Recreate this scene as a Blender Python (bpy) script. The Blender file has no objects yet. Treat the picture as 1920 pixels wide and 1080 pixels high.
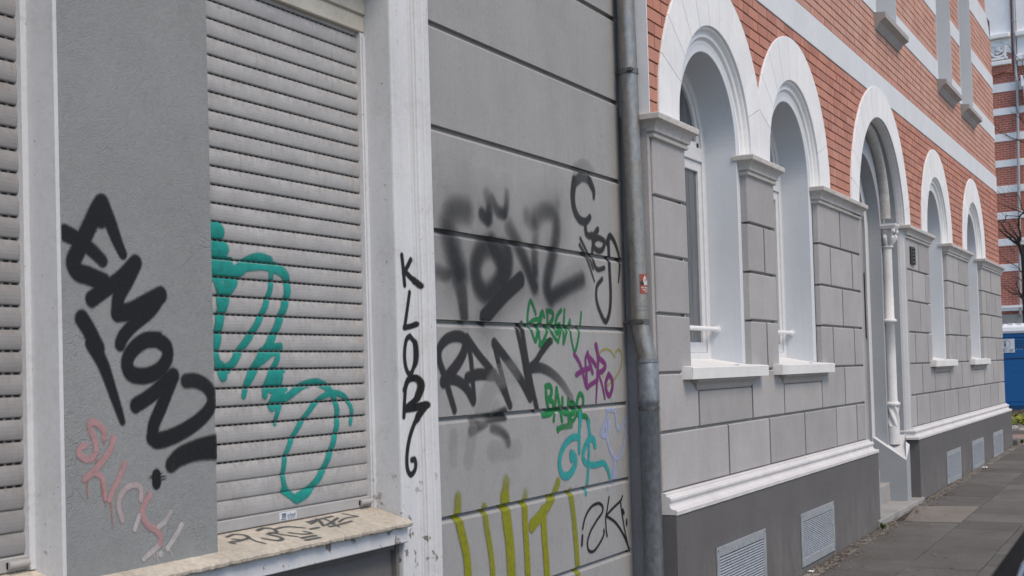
import bpy, math, random
import numpy as np
from mathutils.geometry import tessellate_polygon
from mathutils import Vector
random.seed(7)
rng = np.random.default_rng(7)
R = math.radians
S = bpy.context.scene
COL = S.collection

# ------------------------------------------------------------------ survey of the place
# camera solved from the photograph; onY / onX / onZ turn a photo pixel into a point of a real wall or ground plane
F, PAN, PIT, ROL, CY = 2466.66317, 1.09206630, .0275588598, -.0284932016, 630.215804
CAM = (0.0, -2.8, 1.6)
def _axes():
    f = (math.sin(PAN)*math.cos(PIT), math.cos(PAN)*math.cos(PIT), math.sin(PIT))
    r = (math.cos(PAN), -math.sin(PAN), 0)
    u = (r[1]*f[2]-r[2]*f[1], r[2]*f[0]-r[0]*f[2], r[0]*f[1]-r[1]*f[0])
    c, s = math.cos(ROL), math.sin(ROL)
    return tuple(c*r[i]+s*u[i] for i in range(3)), tuple(-s*r[i]+c*u[i] for i in range(3)), f
RR, UU, FF = _axes()
def ray(px, py):
    a = (px-960)/F; b = -(py-CY)/F
    return tuple(FF[i]+a*RR[i]+b*UU[i] for i in range(3))
def onY(px, py, Y=0.0):
    d = ray(px, py); t = (Y-CAM[1])/d[1]
    return CAM[0]+t*d[0], CAM[2]+t*d[2]
def onX(px, py, X):
    d = ray(px, py); t = (X-CAM[0])/d[0]
    return CAM[1]+t*d[1], CAM[2]+t*d[2]
def onPlane(px, py, p0, n):
    d = ray(px, py); t = sum((p0[i]-CAM[i])*n[i] for i in range(3))/sum(d[i]*n[i] for i in range(3))
    return tuple(CAM[i]+t*d[i] for i in range(3))
def gz(x):                                   # the street rises gently
    return .013*(min(max(x, -6), 23)-9.5)

# ------------------------------------------------------------------ mesh helpers
class MB:
    def __init__(s): s.v = []; s.f = []; s.m = []; s.r = []; s.sm = []
    def add(s, vs, fs, mat=0, rnd=0.5, smooth=False):
        b = len(s.v); s.v += [tuple(map(float, p)) for p in vs]
        for f in fs:
            s.f.append(tuple(b+i for i in f)); s.m.append(mat); s.r.append(rnd); s.sm.append(smooth)
    def box(s, x0, x1, y0, y1, z0, z1, mat=0, rnd=0.5):
        s.add([(x0,y0,z0),(x1,y0,z0),(x1,y1,z0),(x0,y1,z0),(x0,y0,z1),(x1,y0,z1),(x1,y1,z1),(x0,y1,z1)],
              [(0,1,5,4),(1,2,6,5),(2,3,7,6),(3,0,4,7),(4,5,6,7),(3,2,1,0)], mat, rnd)
    def bev(s, x0, x1, y0, y1, z0, z1, b, mat=0, rnd=0.5, bx=None, sl=None, sr=None):      # block with chamfered front (front at y0)
        bx = b if bx is None else bx
        s.add([(x0,y1,z0),(x1,y1,z0),(x1,y1,z1),(x0,y1,z1),
               (x0,y0+b,z0),(x1,y0+b,z0),(x1,y0+b,z1),(x0,y0+b,z1),
               (x0+bx,y0,z0+b),(x1-bx,y0,z0+b),(x1-bx,y0,z1-b),(x0+bx,y0,z1-b)],
              [(0,1,5,4),(1,2,6,5),(2,3,7,6),(3,0,4,7),(4,5,9,8),(5,6,10,9),(6,7,11,10),(7,4,8,11),(8,9,10,11)], mat, rnd)
        if sr is not None: s.m[-8] = sr; s.m[-4] = sr
        if sl is not None: s.m[-6] = sl; s.m[-2] = sl
    def grid(s, pts, closed_u=False, mat=0, rnd=.5, smooth=True, flip=False):
        n = len(pts); m = len(pts[0]); fs = []
        for i in range(n-1):
            for j in range(m if closed_u else m-1):
                a = i*m+j; b = i*m+(j+1) % m; c = (i+1)*m+(j+1) % m; d = (i+1)*m+j
                fs.append((a,d,c,b) if flip else (a,b,c,d))
        s.add([p for row in pts for p in row], fs, mat, rnd, smooth)
    def tube(s, path, rad, seg=12, mat=0, caps=True, smooth=True):
        path = [Vector(p) for p in path]; n = len(path); rows = []
        rads = rad if isinstance(rad, (list, tuple)) else [rad]*n
        up = Vector((0,0,1))
        pn = None
        for i, p in enumerate(path):
            t = (path[min(i+1,n-1)]-path[max(i-1,0)]).normalized()
            if pn is None:
                a = up.cross(t)
                if a.length < .05: a = Vector((0,1,0)).cross(t)
                pn = a.normalized()
            else:
                pn = (pn-t*pn.dot(t)).normalized()
            q = t.cross(pn)
            rows.append([tuple(p+(pn*math.cos(2*math.pi*k/seg)+q*math.sin(2*math.pi*k/seg))*rads[i]) for k in range(seg)])
        s.grid(rows, True, mat, .5, smooth)
        if caps:
            s.add(rows[0], [tuple(range(seg))[::-1]], mat); s.add(rows[-1], [tuple(range(seg))], mat)
    def lathe(s, prof, cx, cy, seg=24, mat=0, a0=0, a1=2*math.pi, twist=None):
        rows = []
        for (r, z) in prof:
            row = []
            for k in range(seg):
                a = a0+(a1-a0)*k/seg
                rr = r if twist is None else r*(1+twist[0]*math.cos(twist[1]*a+twist[2]*z))
                row.append((cx+rr*math.cos(a), cy+rr*math.sin(a), z))
            rows.append(row)
        s.grid(rows, True, mat)
        s.add(rows[0], [tuple(range(seg))[::-1]], mat); s.add(rows[-1], [tuple(range(seg))], mat)
    def prism(s, poly, y0, y1, mat=0, rnd=.5):                   # poly in (x,z), front at y0
        n = len(poly)
        tri = tessellate_polygon([[Vector((p[0],p[1],0)) for p in poly]])
        vs = [(p[0],y0,p[1]) for p in poly]+[(p[0],y1,p[1]) for p in poly]
        fs = []
        for t in tri: fs.append(t); fs.append(tuple(i+n for i in t[::-1]))
        for i in range(n): j = (i+1) % n; fs.append((i,j,j+n,i+n))
        s.add(vs, fs, mat, rnd)
    def build(s, name, mats, parent=None):
        me = bpy.data.meshes.new(name)
        me.from_pydata(s.v, [], s.f); 
        for m in (mats if isinstance(mats, (list, tuple)) else [mats]): me.materials.append(m)
        me.polygons.foreach_set('material_index', s.m)
        me.polygons.foreach_set('use_smooth', s.sm)
        a = me.attributes.new('rnd', 'FLOAT', 'FACE'); a.data.foreach_set('value', s.r)
        me.validate(); me.update()
        import bmesh
        bm = bmesh.new(); bm.from_mesh(me); bmesh.ops.recalc_face_normals(bm, faces=bm.faces); bm.to_mesh(me); bm.free()
        o = bpy.data.objects.new(name, me); COL.objects.link(o)
        if parent: o.parent = parent
        return o
def empty(name, loc=(0,0,0)):
    o = bpy.data.objects.new(name, None); o.location = loc; COL.objects.link(o); o.empty_display_size = .2
    return o
def tag(o, label=None, cat=None, group=None, kind=None):
    if label: o['label'] = label
    if cat: o['category'] = cat
    if group: o['group'] = group
    if kind: o['kind'] = kind
    return o

# ------------------------------------------------------------------ materials
def newmat(name):
    m = bpy.data.materials.new(name); m.use_nodes = True
    nt = m.node_tree; b = nt.nodes['Principled BSDF']
    return m, nt, b
def N(nt, typ, **kw):
    n = nt.nodes.new(typ)
    for k, v in kw.items():
        if k.startswith('i_'):
            n.inputs[k[2:].replace('_', ' ')].default_value = v
        else: setattr(n, k, v)
    return n
def L(nt, a, b): nt.links.new(a, b)
def noise(nt, co, scale, detail=4, rough=.55, dist=0):
    n = N(nt, 'ShaderNodeTexNoise'); n.inputs['Scale'].default_value = scale; n.inputs['Detail'].default_value = detail
    n.inputs['Roughness'].default_value = rough; n.inputs['Distortion'].default_value = dist
    if co is not None: L(nt, co, n.inputs['Vector'])
    return n.outputs['Fac']
def ramp(nt, fac, p0, p1, c0=(0,0,0,1), c1=(1,1,1,1)):
    r = N(nt, 'ShaderNodeValToRGB'); r.color_ramp.elements[0].position = p0; r.color_ramp.elements[1].position = p1
    r.color_ramp.elements[0].color = c0; r.color_ramp.elements[1].color = c1
    L(nt, fac, r.inputs[0]); return r.outputs[0]
def mixc(nt, fac, a, b, blend='MIX'):
    m = N(nt, 'ShaderNodeMix', data_type='RGBA', blend_type=blend)
    for sock, v in ((m.inputs[0], fac), (m.inputs[6], a), (m.inputs[7], b)):
        if isinstance(v, (int, float)): sock.default_value = v
        elif isinstance(v, tuple): sock.default_value = v if len(v) == 4 else (*v, 1)
        else: L(nt, v, sock)
    return m.outputs[2]
def math_(nt, op, a, b=None, c=None):
    m = N(nt, 'ShaderNodeMath', operation=op)
    for i, v in enumerate((a, b, c)):
        if v is None: continue
        if isinstance(v, (int, float)): m.inputs[i].default_value = v
        else: L(nt, v, m.inputs[i])
    return m.outputs[0]
def coords(nt, scale=(1,1,1)):
    t = N(nt, 'ShaderNodeTexCoord'); mp = N(nt, 'ShaderNodeMapping'); mp.inputs['Scale'].default_value = scale
    L(nt, t.outputs['Object'], mp.inputs['Vector']); return mp.outputs[0]
def bump(nt, b, h, strength=.3, dist=.004):
    n = N(nt, 'ShaderNodeBump'); n.inputs['Strength'].default_value = strength; n.inputs['Distance'].default_value = dist
    L(nt, h, n.inputs['Height']); L(nt, n.outputs[0], b.inputs['Normal']); return n
def plaster(name, col, rough=.85, var=.10, bs=120, bst=.35, bd=.004, dirt=.0, dirtcol=(.18,.14,.10), rnd=.0, crack=False, streak=0.0):
    m, nt, b = newmat(name)
    co = coords(nt)
    base = mixc(nt, ramp(nt, noise(nt, co, 2.2, 6, .6), .3, .7), tuple(c*(1-var) for c in col), tuple(min(1, c*(1+var)) for c in col))
    fine = ramp(nt, noise(nt, co, 45, 4, .7), .35, .65, (1-var*.7,)*3+(1,), (1+var*.4,)*3+(1,))
    base = mixc(nt, 1.0, base, fine, 'MULTIPLY')
    if rnd:
        at = N(nt, 'ShaderNodeAttribute', attribute_name='rnd')
        base = mixc(nt, 1.0, base, ramp(nt, at.outputs['Fac'], 0, 1, (1-rnd,)*3+(1,), (1+rnd*.6,)*3+(1,)), 'MULTIPLY')
    if streak:
        cs = coords(nt, (9, 9, .45))
        base = mixc(nt, math_(nt, 'MULTIPLY', ramp(nt, noise(nt, cs, 3, 5, .65), .5, .78), streak), base, dirtcol)
    if dirt:
        d = math_(nt, 'MULTIPLY', ramp(nt, noise(nt, co, 5, 8, .7, .4), .52, .72), ramp(nt, noise(nt, co, 60, 3, .6), .35, .7))
        base = mixc(nt, math_(nt, 'MULTIPLY', d, dirt), base, dirtcol)
        sp = ramp(nt, noise(nt, co, 150, 2, .5), .70, .76)
        base = mixc(nt, math_(nt, 'MULTIPLY', sp, dirt), base, dirtcol)
    if name in ('plinth_paint', 'old_white_paint'):
        sz = N(nt, 'ShaderNodeSeparateXYZ'); L(nt, co, sz.inputs[0])
        lim = (.02, .055) if name == 'plinth_paint' else (.095, .135)
        lowz = ramp(nt, math_(nt, 'DIVIDE', sz.outputs['Z'], 10), lim[0], lim[1], (1,1,1,1), (0,0,0,1))
        if name == 'plinth_paint':
            base = mixc(nt, math_(nt, 'MULTIPLY', math_(nt, 'MULTIPLY', lowz, ramp(nt, noise(nt, coords(nt, (2.5, 2.5, 1)), 3, 7, .75), .38, .66)), .55), base, (.21,.195,.175))
            base = mixc(nt, math_(nt, 'MULTIPLY', ramp(nt, noise(nt, co, 60, 2, .5), .735, .75), .6), base, (.30,.29,.28))
        else:
            base = mixc(nt, math_(nt, 'MULTIPLY', math_(nt, 'MULTIPLY', lowz, ramp(nt, noise(nt, co, 17, 4, .6), .60, .63)), .8), base, (.10,.075,.055))
            base = mixc(nt, math_(nt, 'MULTIPLY', ramp(nt, noise(nt, co, 48, 3, .5), .715, .735), .55), base, (.16,.13,.11))
    L(nt, base, b.inputs['Base Color']); b.inputs['Roughness'].default_value = rough
    b.inputs['Specular IOR Level'].default_value = .25
    h = math_(nt, 'ADD', noise(nt, co, bs, 6, .65), math_(nt, 'MULTIPLY', noise(nt, coords(nt, (1, 1, .55)), bs/6, 6, .7), 1.0))
    if crack:
        v = N(nt, 'ShaderNodeTexVoronoi', feature='DISTANCE_TO_EDGE'); v.inputs['Scale'].default_value = 2.3
        wd = N(nt, 'ShaderNodeVectorMath', operation='ADD'); L(nt, co, wd.inputs[0])
        nz = N(nt, 'ShaderNodeTexNoise'); nz.inputs['Scale'].default_value = 5; nz.inputs['Detail'].default_value = 6; L(nt, co, nz.inputs['Vector'])
        L(nt, nz.outputs['Color'], wd.inputs[1]); L(nt, wd.outputs[0], v.inputs['Vector'])
        line = ramp(nt, v.outputs['Distance'], 0.0, .012)
        mask = ramp(nt, noise(nt, co, 1.7, 2), .55, .62)
        line = math_(nt, 'MAXIMUM', line, math_(nt, 'SUBTRACT', 1.0, mask))
        h = math_(nt, 'ADD', h, math_(nt, 'MULTIPLY', line, .5))
    bump(nt, b, h, bst, bd)
    return m
def plain(name, col, rough=.5, metal=0, spec=.5):
    m, nt, b = newmat(name); co = coords(nt)
    L(nt, mixc(nt, noise(nt, co, 14, 5), tuple(c*.86 for c in col), tuple(min(1, c*1.12) for c in col)), b.inputs['Base Color'])
    b.inputs['Roughness'].default_value = rough; b.inputs['Metallic'].default_value = metal; b.inputs['Specular IOR Level'].default_value = spec
    return m
WHITE = (.72,.73,.74)
M = {}
M['grey_wall'] = plaster('grey_house_plaster', (.30,.301,.302), bs=190, bst=.55, bd=.004, dirt=.35, dirtcol=(.12,.11,.10), crack=True, var=.07, streak=.12)
M['pier_wall'] = plaster('grey_pier_plaster', (.262,.272,.272), bs=230, bst=.75, bd=.005, dirt=.30, dirtcol=(.10,.095,.09), crack=True, var=.07)
M['white_old'] = plaster('old_white_paint', (.57,.585,.605), bs=70, bst=.25, bd=.003, dirt=.45, dirtcol=(.22,.19,.15), var=.06, streak=.14)
M['sill_old'] = plaster('worn_sill_paint', (.50,.455,.385), bs=55, bst=.9, bd=.009, dirt=.9, dirtcol=(.22,.16,.10), var=.22)
M['cellar_panel'] = plaster('cellar_panel_plaster', (.16,.152,.15), bs=80, bst=.5, dirt=.4, dirtcol=(.08,.075,.07))
M['block'] = plaster('rusticated_plaster', (.352,.343,.341), bs=130, bst=.5, bd=.004, var=.09, rnd=.11, streak=.22, dirtcol=(.21,.20,.19))

M['groove'] = plaster('groove_plaster', (.31,.30,.30), bs=130, bst=.3)
M['joint_shade'] = plaster('shaded_joint_plaster', (.13,.128,.132), bs=130, bst=.3)  # dark tone paints groove shade onto the joint sides and backing
M['plinth'] = plaster('plinth_paint', (.114,.110,.113), bs=110, bst=.45, bd=.003, var=.08, dirt=.25, dirtcol=(.2,.19,.18), streak=.12)
M['moulding'] = plaster('moulding_paint', (.58,.57,.57), rough=.6, bs=60, bst=.2, bd=.003, dirt=.4, dirtcol=(.30,.26,.22), var=.07)
M['impost'] = plaster('impost_paint', (.47,.45,.43), rough=.7, bs=50, bst=.35, bd=.004, dirt=.6, dirtcol=(.26,.22,.18), var=.12)
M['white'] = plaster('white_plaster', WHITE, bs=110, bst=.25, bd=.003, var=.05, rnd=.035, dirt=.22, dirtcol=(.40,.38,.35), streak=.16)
M['reveal'] = plaster('shaded_reveal_plaster', (.555,.59,.632), bs=90, bst=.15, bd=.003, var=.04, dirt=.12, dirtcol=(.42,.37,.32), streak=.12)  # white reveals with their blue-grey shade put into the plaster colour
M['sill'] = plaster('sill_paint', (.66,.66,.655), bs=90, bst=.3, bd=.003, var=.06, dirt=.5, dirtcol=(.34,.30,.25))
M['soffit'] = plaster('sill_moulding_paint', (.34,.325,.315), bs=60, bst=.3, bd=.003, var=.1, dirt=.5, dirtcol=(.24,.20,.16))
M['band'] = plaster('band_paint', (.60,.62,.65), bs=80, bst=.3, bd=.003, var=.05, dirt=.3, dirtcol=(.40,.38,.35), streak=.14)
M['jamb_grey'] = plaster('door_jamb_paint', (.30,.32,.345), bs=90, bst=.25, bd=.003, var=.05, dirt=.2, dirtcol=(.2,.19,.18))
M['jamb_pale'] = plaster('pale_jamb_paint', (.54,.55,.565), bs=90, bst=.25, bd=.003, var=.05, dirt=.2, dirtcol=(.2,.19,.18))
M['column'] = plaster('column_paint', (.60,.60,.60), bs=40, bst=.35, bd=.006, var=.10, dirt=.4, dirtcol=(.30,.28,.26))
M['torus'] = plaster('mottled_torus', (.42,.41,.40), bs=26, bst=.9, bd=.012, var=.28, dirt=.8, dirtcol=(.24,.23,.22))
M['pvc'] = plain('white_window_frame', (.60,.61,.625), .35)
M['rail'] = plain('white_rail', (.74,.75,.76), .3)
M['step'] = plaster('doorstep_stone', (.30,.295,.285), bs=70, bst=.4, bd=.004, var=.15, dirt=.6, dirtcol=(.16,.15,.13))
M['dark'] = plain('dark_panel', (.018,.018,.02), .35)
M['door'] = plain('door_paint', (.09,.095,.10), .4)
def glass_mat():
    m, nt, b = newmat('window_glass'); co = coords(nt, (14, 1, .6))
    L(nt, mixc(nt, ramp(nt, noise(nt, co, 1.6, 3), .35, .65), (.035,.04,.045), (.11,.12,.135)), b.inputs['Base Color'])
    b.inputs['Roughness'].default_value = .06; b.inputs['Specular IOR Level'].default_value = .6
    return m
M['glass'] = glass_mat()
def brick_mat():
    m, nt, b = newmat('facing_brick'); at = N(nt, 'ShaderNodeAttribute', attribute_name='rnd'); co = coords(nt)
    r = N(nt, 'ShaderNodeValToRGB'); e = r.color_ramp.elements
    e[0].position = 0; e[0].color = (.30,.10,.066,1); e[1].position = 1; e[1].color = (.56,.25,.165,1)
    x = e.new(.35); x.color = (.455,.172,.118,1); x = e.new(.7); x.color = (.50,.195,.125,1); x = e.new(.88); x.color = (.36,.155,.12,1)
    L(nt, at.outputs['Fac'], r.inputs[0])
    c = mixc(nt, ramp(nt, noise(nt, co, 26, 6, .65), .3, .75), r.outputs[0], (.36,.16,.115), 'MIX')
    c = mixc(nt, .55, r.outputs[0], c)
    cs = coords(nt, (70, 70, 2.5))
    rib = noise(nt, cs, 4, 3, .6)
    c = mixc(nt, ramp(nt, rib, .35, .7, (0,0,0,1), (.22,.22,.22,1)), c, (.30,.115,.085))
    sp = N(nt, 'ShaderNodeSeparateXYZ'); L(nt, co, sp.inputs[0])
    upz = ramp(nt, math_(nt, 'DIVIDE', sp.outputs['Z'], 10), .445, .47, (.26,.26,.26,1), (.72,.72,.72,1))     # lime bloom, heavier on the upper storey
    eff = math_(nt, 'MULTIPLY', ramp(nt, noise(nt, coords(nt, (1,1,.8)), 2.4, 7, .7), .28, .66, (.3,.3,.3,1), (1,1,1,1)), upz)
    c = mixc(nt, eff, c, (.57,.38,.31))
    soot = math_(nt, 'MULTIPLY', ramp(nt, noise(nt, coords(nt, (3,3,.7)), 1.4, 6, .7), .60, .8), .45)
    c = mixc(nt, soot, c, (.16,.08,.06))
    L(nt, c, b.inputs['Base Color']); b.inputs['Roughness'].default_value = .72; b.inputs['Specular IOR Level'].default_value = .3
    bump(nt, b, math_(nt, 'ADD', rib, noise(nt, co, 120, 4, .6)), .45, .003)
    return m
M['brick'] = brick_mat()
M['mortar'] = plaster('mortar', (.085,.042,.033), bs=200, bst=.6, var=.2)
def zinc(name, col, rough, blotch, metal=.75, warm=.0):
    m, nt, b = newmat(name); co = coords(nt); cs = coords(nt, (1,1,.55))
    c = mixc(nt, ramp(nt, noise(nt, cs, 34, 6, .65), .35, .68), tuple(x*(1-blotch) for x in col), tuple(x*(1+blotch*.8) for x in col))
    c = mixc(nt, math_(nt, 'MULTIPLY', ramp(nt, noise(nt, cs, 9, 5, .6), .55, .75), warm), c, (.30,.23,.15))
    spots = ramp(nt, noise(nt, co, 85, 2, .5), .66, .72)
    c = mixc(nt, math_(nt, 'MULTIPLY', spots, .7), c, (.10,.09,.08))
    L(nt, c, b.inputs['Base Color']); b.inputs['Metallic'].default_value = metal
    L(nt, ramp(nt, noise(nt, cs, 22, 4), .3, .7, (rough*.8,)*3+(1,), (rough*1.25,)*3+(1,)), b.inputs['Roughness'])
    bump(nt, b, noise(nt, co, 60, 4), .08, .003)
    return m
M['zinc'] = zinc('zinc_pipe', (.27,.262,.25), .38, .16, .72, .5)
M['zinc_low'] = zinc('galvanised_pipe', (.20,.222,.245), .48, .26, .40)
M['zinc_dark'] = zinc('pipe_collar', (.13,.13,.13), .45, .3, .6)
M['vent'] = zinc('galvanised_vent', (.36,.385,.41), .5, .22, .35)
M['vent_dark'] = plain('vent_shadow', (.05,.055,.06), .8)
def shutter_mat(c0=(.315,.31,.31), c1=(.405,.40,.395), nm='shutter_slats'):
    m, nt, b = newmat(nm); t = N(nt, 'ShaderNodeTexCoord'); sp = N(nt, 'ShaderNodeSeparateXYZ'); L(nt, t.outputs['Object'], sp.inputs[0])
    co = coords(nt)
    c = mixc(nt, ramp(nt, noise(nt, coords(nt, (2, 1, 5)), 3, 6, .65), .3, .7), c0, c1)
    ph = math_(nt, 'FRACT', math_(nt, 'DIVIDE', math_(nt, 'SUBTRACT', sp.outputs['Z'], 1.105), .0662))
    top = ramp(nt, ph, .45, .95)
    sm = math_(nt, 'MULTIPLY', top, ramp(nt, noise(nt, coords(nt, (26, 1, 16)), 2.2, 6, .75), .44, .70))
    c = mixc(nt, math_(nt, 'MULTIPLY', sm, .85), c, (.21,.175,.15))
    st = ramp(nt, noise(nt, coords(nt, (40, 1, 3)), 2.0, 5, .7), .56, .72)
    c = mixc(nt, math_(nt, 'MULTIPLY', st, .42), c, (.20,.175,.155))
    L(nt, c, b.inputs['Base Color']); b.inputs['Roughness'].default_value = .55; b.inputs['Specular IOR Level'].default_value = .35
    w = math_(nt, 'SINE', math_(nt, 'MULTIPLY', sp.outputs['Z'], 2*math.pi/.0110))
    w = math_(nt, 'POWER', math_(nt, 'ABSOLUTE', w), 6.0)
    br = N(nt, 'ShaderNodeTexBrick'); br.inputs['Scale'].default_value = 1
    bump(nt, b, math_(nt, 'ADD', math_(nt, 'MULTIPLY', w, -.5), noise(nt, co, 90, 3)), .25, .0015)
    return m
M['shutter'] = shutter_mat(); M['shutter_dark'] = shutter_mat((.235,.23,.23), (.30,.295,.295), 'shutter_slats_dark')  # second slat material: same pattern in darker greys
def slot_mat():
    m, nt, b = newmat('shutter_slots'); t = N(nt, 'ShaderNodeTexCoord'); sp = N(nt, 'ShaderNodeSeparateXYZ'); L(nt, t.outputs['Object'], sp.inputs[0])
    ph = math_(nt, 'FRACT', math_(nt, 'DIVIDE', sp.outputs['X'], .031))
    c = mixc(nt, ramp(nt, ph, .64, .68), (.012,.011,.010), (.20,.19,.185))
    L(nt, c, b.inputs['Base Color']); b.inputs['Roughness'].default_value = .8
    return m
M['slot'] = slot_mat()
M['shut_bar'] = plain('shutter_end_bar', (.36,.355,.35), .5)
M['box_cover'] = plaster('shutter_box_cover', (.50,.47,.40), rough=.6, bs=30, bst=.1, dirt=.6, dirtcol=(.34,.27,.15), var=.12)
M['sticker_white'] = plain('sticker_white', (.60,.62,.65), .4)
M['sticker_blue'] = plain('sticker_blue', (.10,.13,.22), .5)
M['sticker_red'] = plain('sticker_red', (.25,.055,.03), .45)
M['sticker_ink'] = plain('sticker_ink', (.02,.02,.022), .45)
M['sticker_pale'] = plain('sticker_pale', (.55,.52,.50), .45)

# ------------------------------------------------------------------ spray paint (thin paint films that follow the surface)
def paint_mat():
    m, nt, b = newmat('spray_paint')
    a = N(nt, 'ShaderNodeAttribute', attribute_name='spray'); c = N(nt, 'ShaderNodeAttribute', attribute_name='paint')
    co = coords(nt)
    n1 = noise(nt, co, 260, 2, .6); n2 = noise(nt, co, 38, 4, .6)
    al = math_(nt, 'ADD', a.outputs['Fac'], math_(nt, 'MULTIPLY', math_(nt, 'SUBTRACT', n1, .5), math_(nt, 'MULTIPLY', math_(nt, 'SUBTRACT', 1.0, a.outputs['Fac']), .9)))
    al = math_(nt, 'MULTIPLY', al, ramp(nt, n2, .25, .5, (.86,.86,.86,1), (1,1,1,1)))
    cl = N(nt, 'ShaderNodeClamp'); L(nt, al, cl.inputs[0])
    col = mixc(nt, 1.0, c.outputs['Color'], ramp(nt, n2, .3, .7, (.86,.86,.86,1), (1.1,1.1,1.1,1)), 'MULTIPLY')
    L(nt, col, b.inputs['Base Color']); b.inputs['Roughness'].default_value = .6; b.inputs['Specular IOR Level'].default_value = .3
    bump(nt, b, math_(nt, 'ADD', noise(nt, co, 95, 5), noise(nt, co, 14, 4)), .4, .004)
    tr = N(nt, 'ShaderNodeBsdfTransparent'); mx = N(nt, 'ShaderNodeMixShader')
    L(nt, cl.outputs[0], mx.inputs[0]); L(nt, tr.outputs[0], mx.inputs[1]); L(nt, b.outputs[0], mx.inputs[2])
    L(nt, mx.outputs[0], nt.nodes['Material Output'].inputs['Surface'])
    return m
M['paint'] = paint_mat()
def catmull(P, n=7):
    P = [np.array(p, float) for p in P]
    if len(P) < 3: return np.array([P[0]+(P[-1]-P[0])*t for t in np.linspace(0, 1, 6)]) if len(P) == 2 else np.array(P)
    Q = [2*P[0]-P[1]]+P+[2*P[-1]-P[-2]]; out = []
    for i in range(1, len(Q)-2):
        for t in np.linspace(0, 1, n, endpoint=False):
            a, b, c, d = Q[i-1:i+3]
            out.append(.5*((2*b)+(-a+c)*t+(2*a-5*b+4*c-d)*t*t+(-a+3*b-3*c+d)*t**3))
    out.append(Q[-2]); return np.array(out)
def graffiti(label, parent, strokes, color, to_uv, to_xyz, res=.0045, soft=.18, alpha=.97, mask=None, clip=None, thr=.10):
    """strokes: (points in photo pixels, width in m or (start, end), optional dict) laid on a real surface"""
    segs = []
    for st in strokes:
        pts, w = st[0], st[1]; op = st[2] if len(st) > 2 else {}
        uv = np.array([to_uv(*p) for p in catmull(pts)])
        w0, w1 = w if isinstance(w, tuple) else (w, w)
        n = len(uv); ws = np.linspace(w0, w1, n)/2
        a0, a1 = op.get('a', (1, 1)); al = np.linspace(a0, a1, n)
        if n == 1: uv = np.vstack([uv, uv+1e-4]); ws = np.repeat(ws, 2); al = np.repeat(al, 2); n = 2
        for i in range(n-1): segs.append((uv[i], uv[i+1], ws[i], ws[i+1], al[i], al[i+1], op.get('c', color), op.get('soft', soft)))
    allp = np.array([s[0] for s in segs]+[s[1] for s in segs]); mw = max(max(s[2], s[3])*(1+2*s[7]) for s in segs)+.01
    lo = allp.min(0)-mw; hi = allp.max(0)+mw
    if clip: lo = np.maximum(lo, (clip[0], clip[2])); hi = np.minimum(hi, (clip[1], clip[3]))
    nu, nv = [int(math.ceil((hi[i]-lo[i])/res))+1 for i in (0, 1)]
    U = np.linspace(lo[0], hi[0], nu); V = np.linspace(lo[1], hi[1], nv)
    cov = np.zeros((nv, nu)); colr = np.zeros((nv, nu, 3)); colr[:] = color
    for p, q, r0, r1, a0, a1, c, sf in segs:
        rm = max(r0, r1); ext = rm*(1+2*sf)+.006
        i0, i1 = np.searchsorted(U, [min(p[0], q[0])-ext, max(p[0], q[0])+ext]); j0, j1 = np.searchsorted(V, [min(p[1], q[1])-ext, max(p[1], q[1])+ext])
        if i1 <= i0 or j1 <= j0: continue
        uu, vv = np.meshgrid(U[i0:i1], V[j0:j1]); d = q-p; L2 = max(d@d, 1e-12)
        t = np.clip(((uu-p[0])*d[0]+(vv-p[1])*d[1])/L2, 0, 1)
        dist = np.hypot(uu-p[0]-t*d[0], vv-p[1]-t*d[1]); r = r0+(r1-r0)*t
        sw = 2*sf*r+.0035
        x = np.clip(.5-(dist-r)/sw, 0, 1); x = x*x*(3-2*x)*(a0+(a1-a0)*t)
        sub = cov[j0:j1, i0:i1]; up = x > sub
        colr[j0:j1, i0:i1][up] = c; sub[up] = x[up]
    cov *= alpha
    if mask is not None: cov = cov*mask(*np.meshgrid(U, V))
    keep = np.maximum.reduce([cov[:-1,:-1], cov[1:,:-1], cov[:-1,1:], cov[1:,1:]]) > thr
    used = np.zeros((nv, nu), bool)
    for a in (0, 1):
        for b in (0, 1): used[a:nv-1+a, b:nu-1+b] |= keep
    idx = -np.ones((nv, nu), int); idx[used] = np.arange(used.sum())
    uu, vv = np.meshgrid(U, V); xyz = to_xyz(uu[used], vv[used])
    jj, ii = np.nonzero(keep)
    faces = np.stack([idx[jj, ii], idx[jj, ii+1], idx[jj+1, ii+1], idx[jj+1, ii]], 1)
    me = bpy.data.meshes.new('graffiti_tag'); me.from_pydata(xyz.tolist(), [], faces.tolist())
    a = me.attributes.new('spray', 'FLOAT', 'POINT'); a.data.foreach_set('value', cov[used].astype(np.float32))
    c4 = np.ones((used.sum(), 4), np.float32); c4[:, :3] = colr[used]
    a = me.attributes.new('paint', 'FLOAT_COLOR', 'POINT'); a.data.foreach_set('color', c4.ravel())
    me.polygons.foreach_set('use_smooth', [True]*len(faces)); me.materials.append(M['paint']); me.update()
    o = bpy.data.objects.new('graffiti_tag', me); COL.objects.link(o); o.parent = parent; o['label'] = label
    return o
def Zm(ox, oy, s, *pts): return [(ox+a/s, oy+b/s) for a, b in pts]

# ================================================================== THE GREY HOUSE
GW = .18
grey = tag(empty('grey_house', (4.5, GW, 0)), 'grey plastered house front covered in graffiti, with roller shutters', 'house')
GOFF = Vector((-4.5, -GW, 0))
def gpart(mb, name, mats, parent=None):
    mb.v = [(p[0]-4.5, p[1]-GW, p[2]) for p in mb.v] if parent is None else mb.v
    return mb.build(name, mats, parent or grey)
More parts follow.
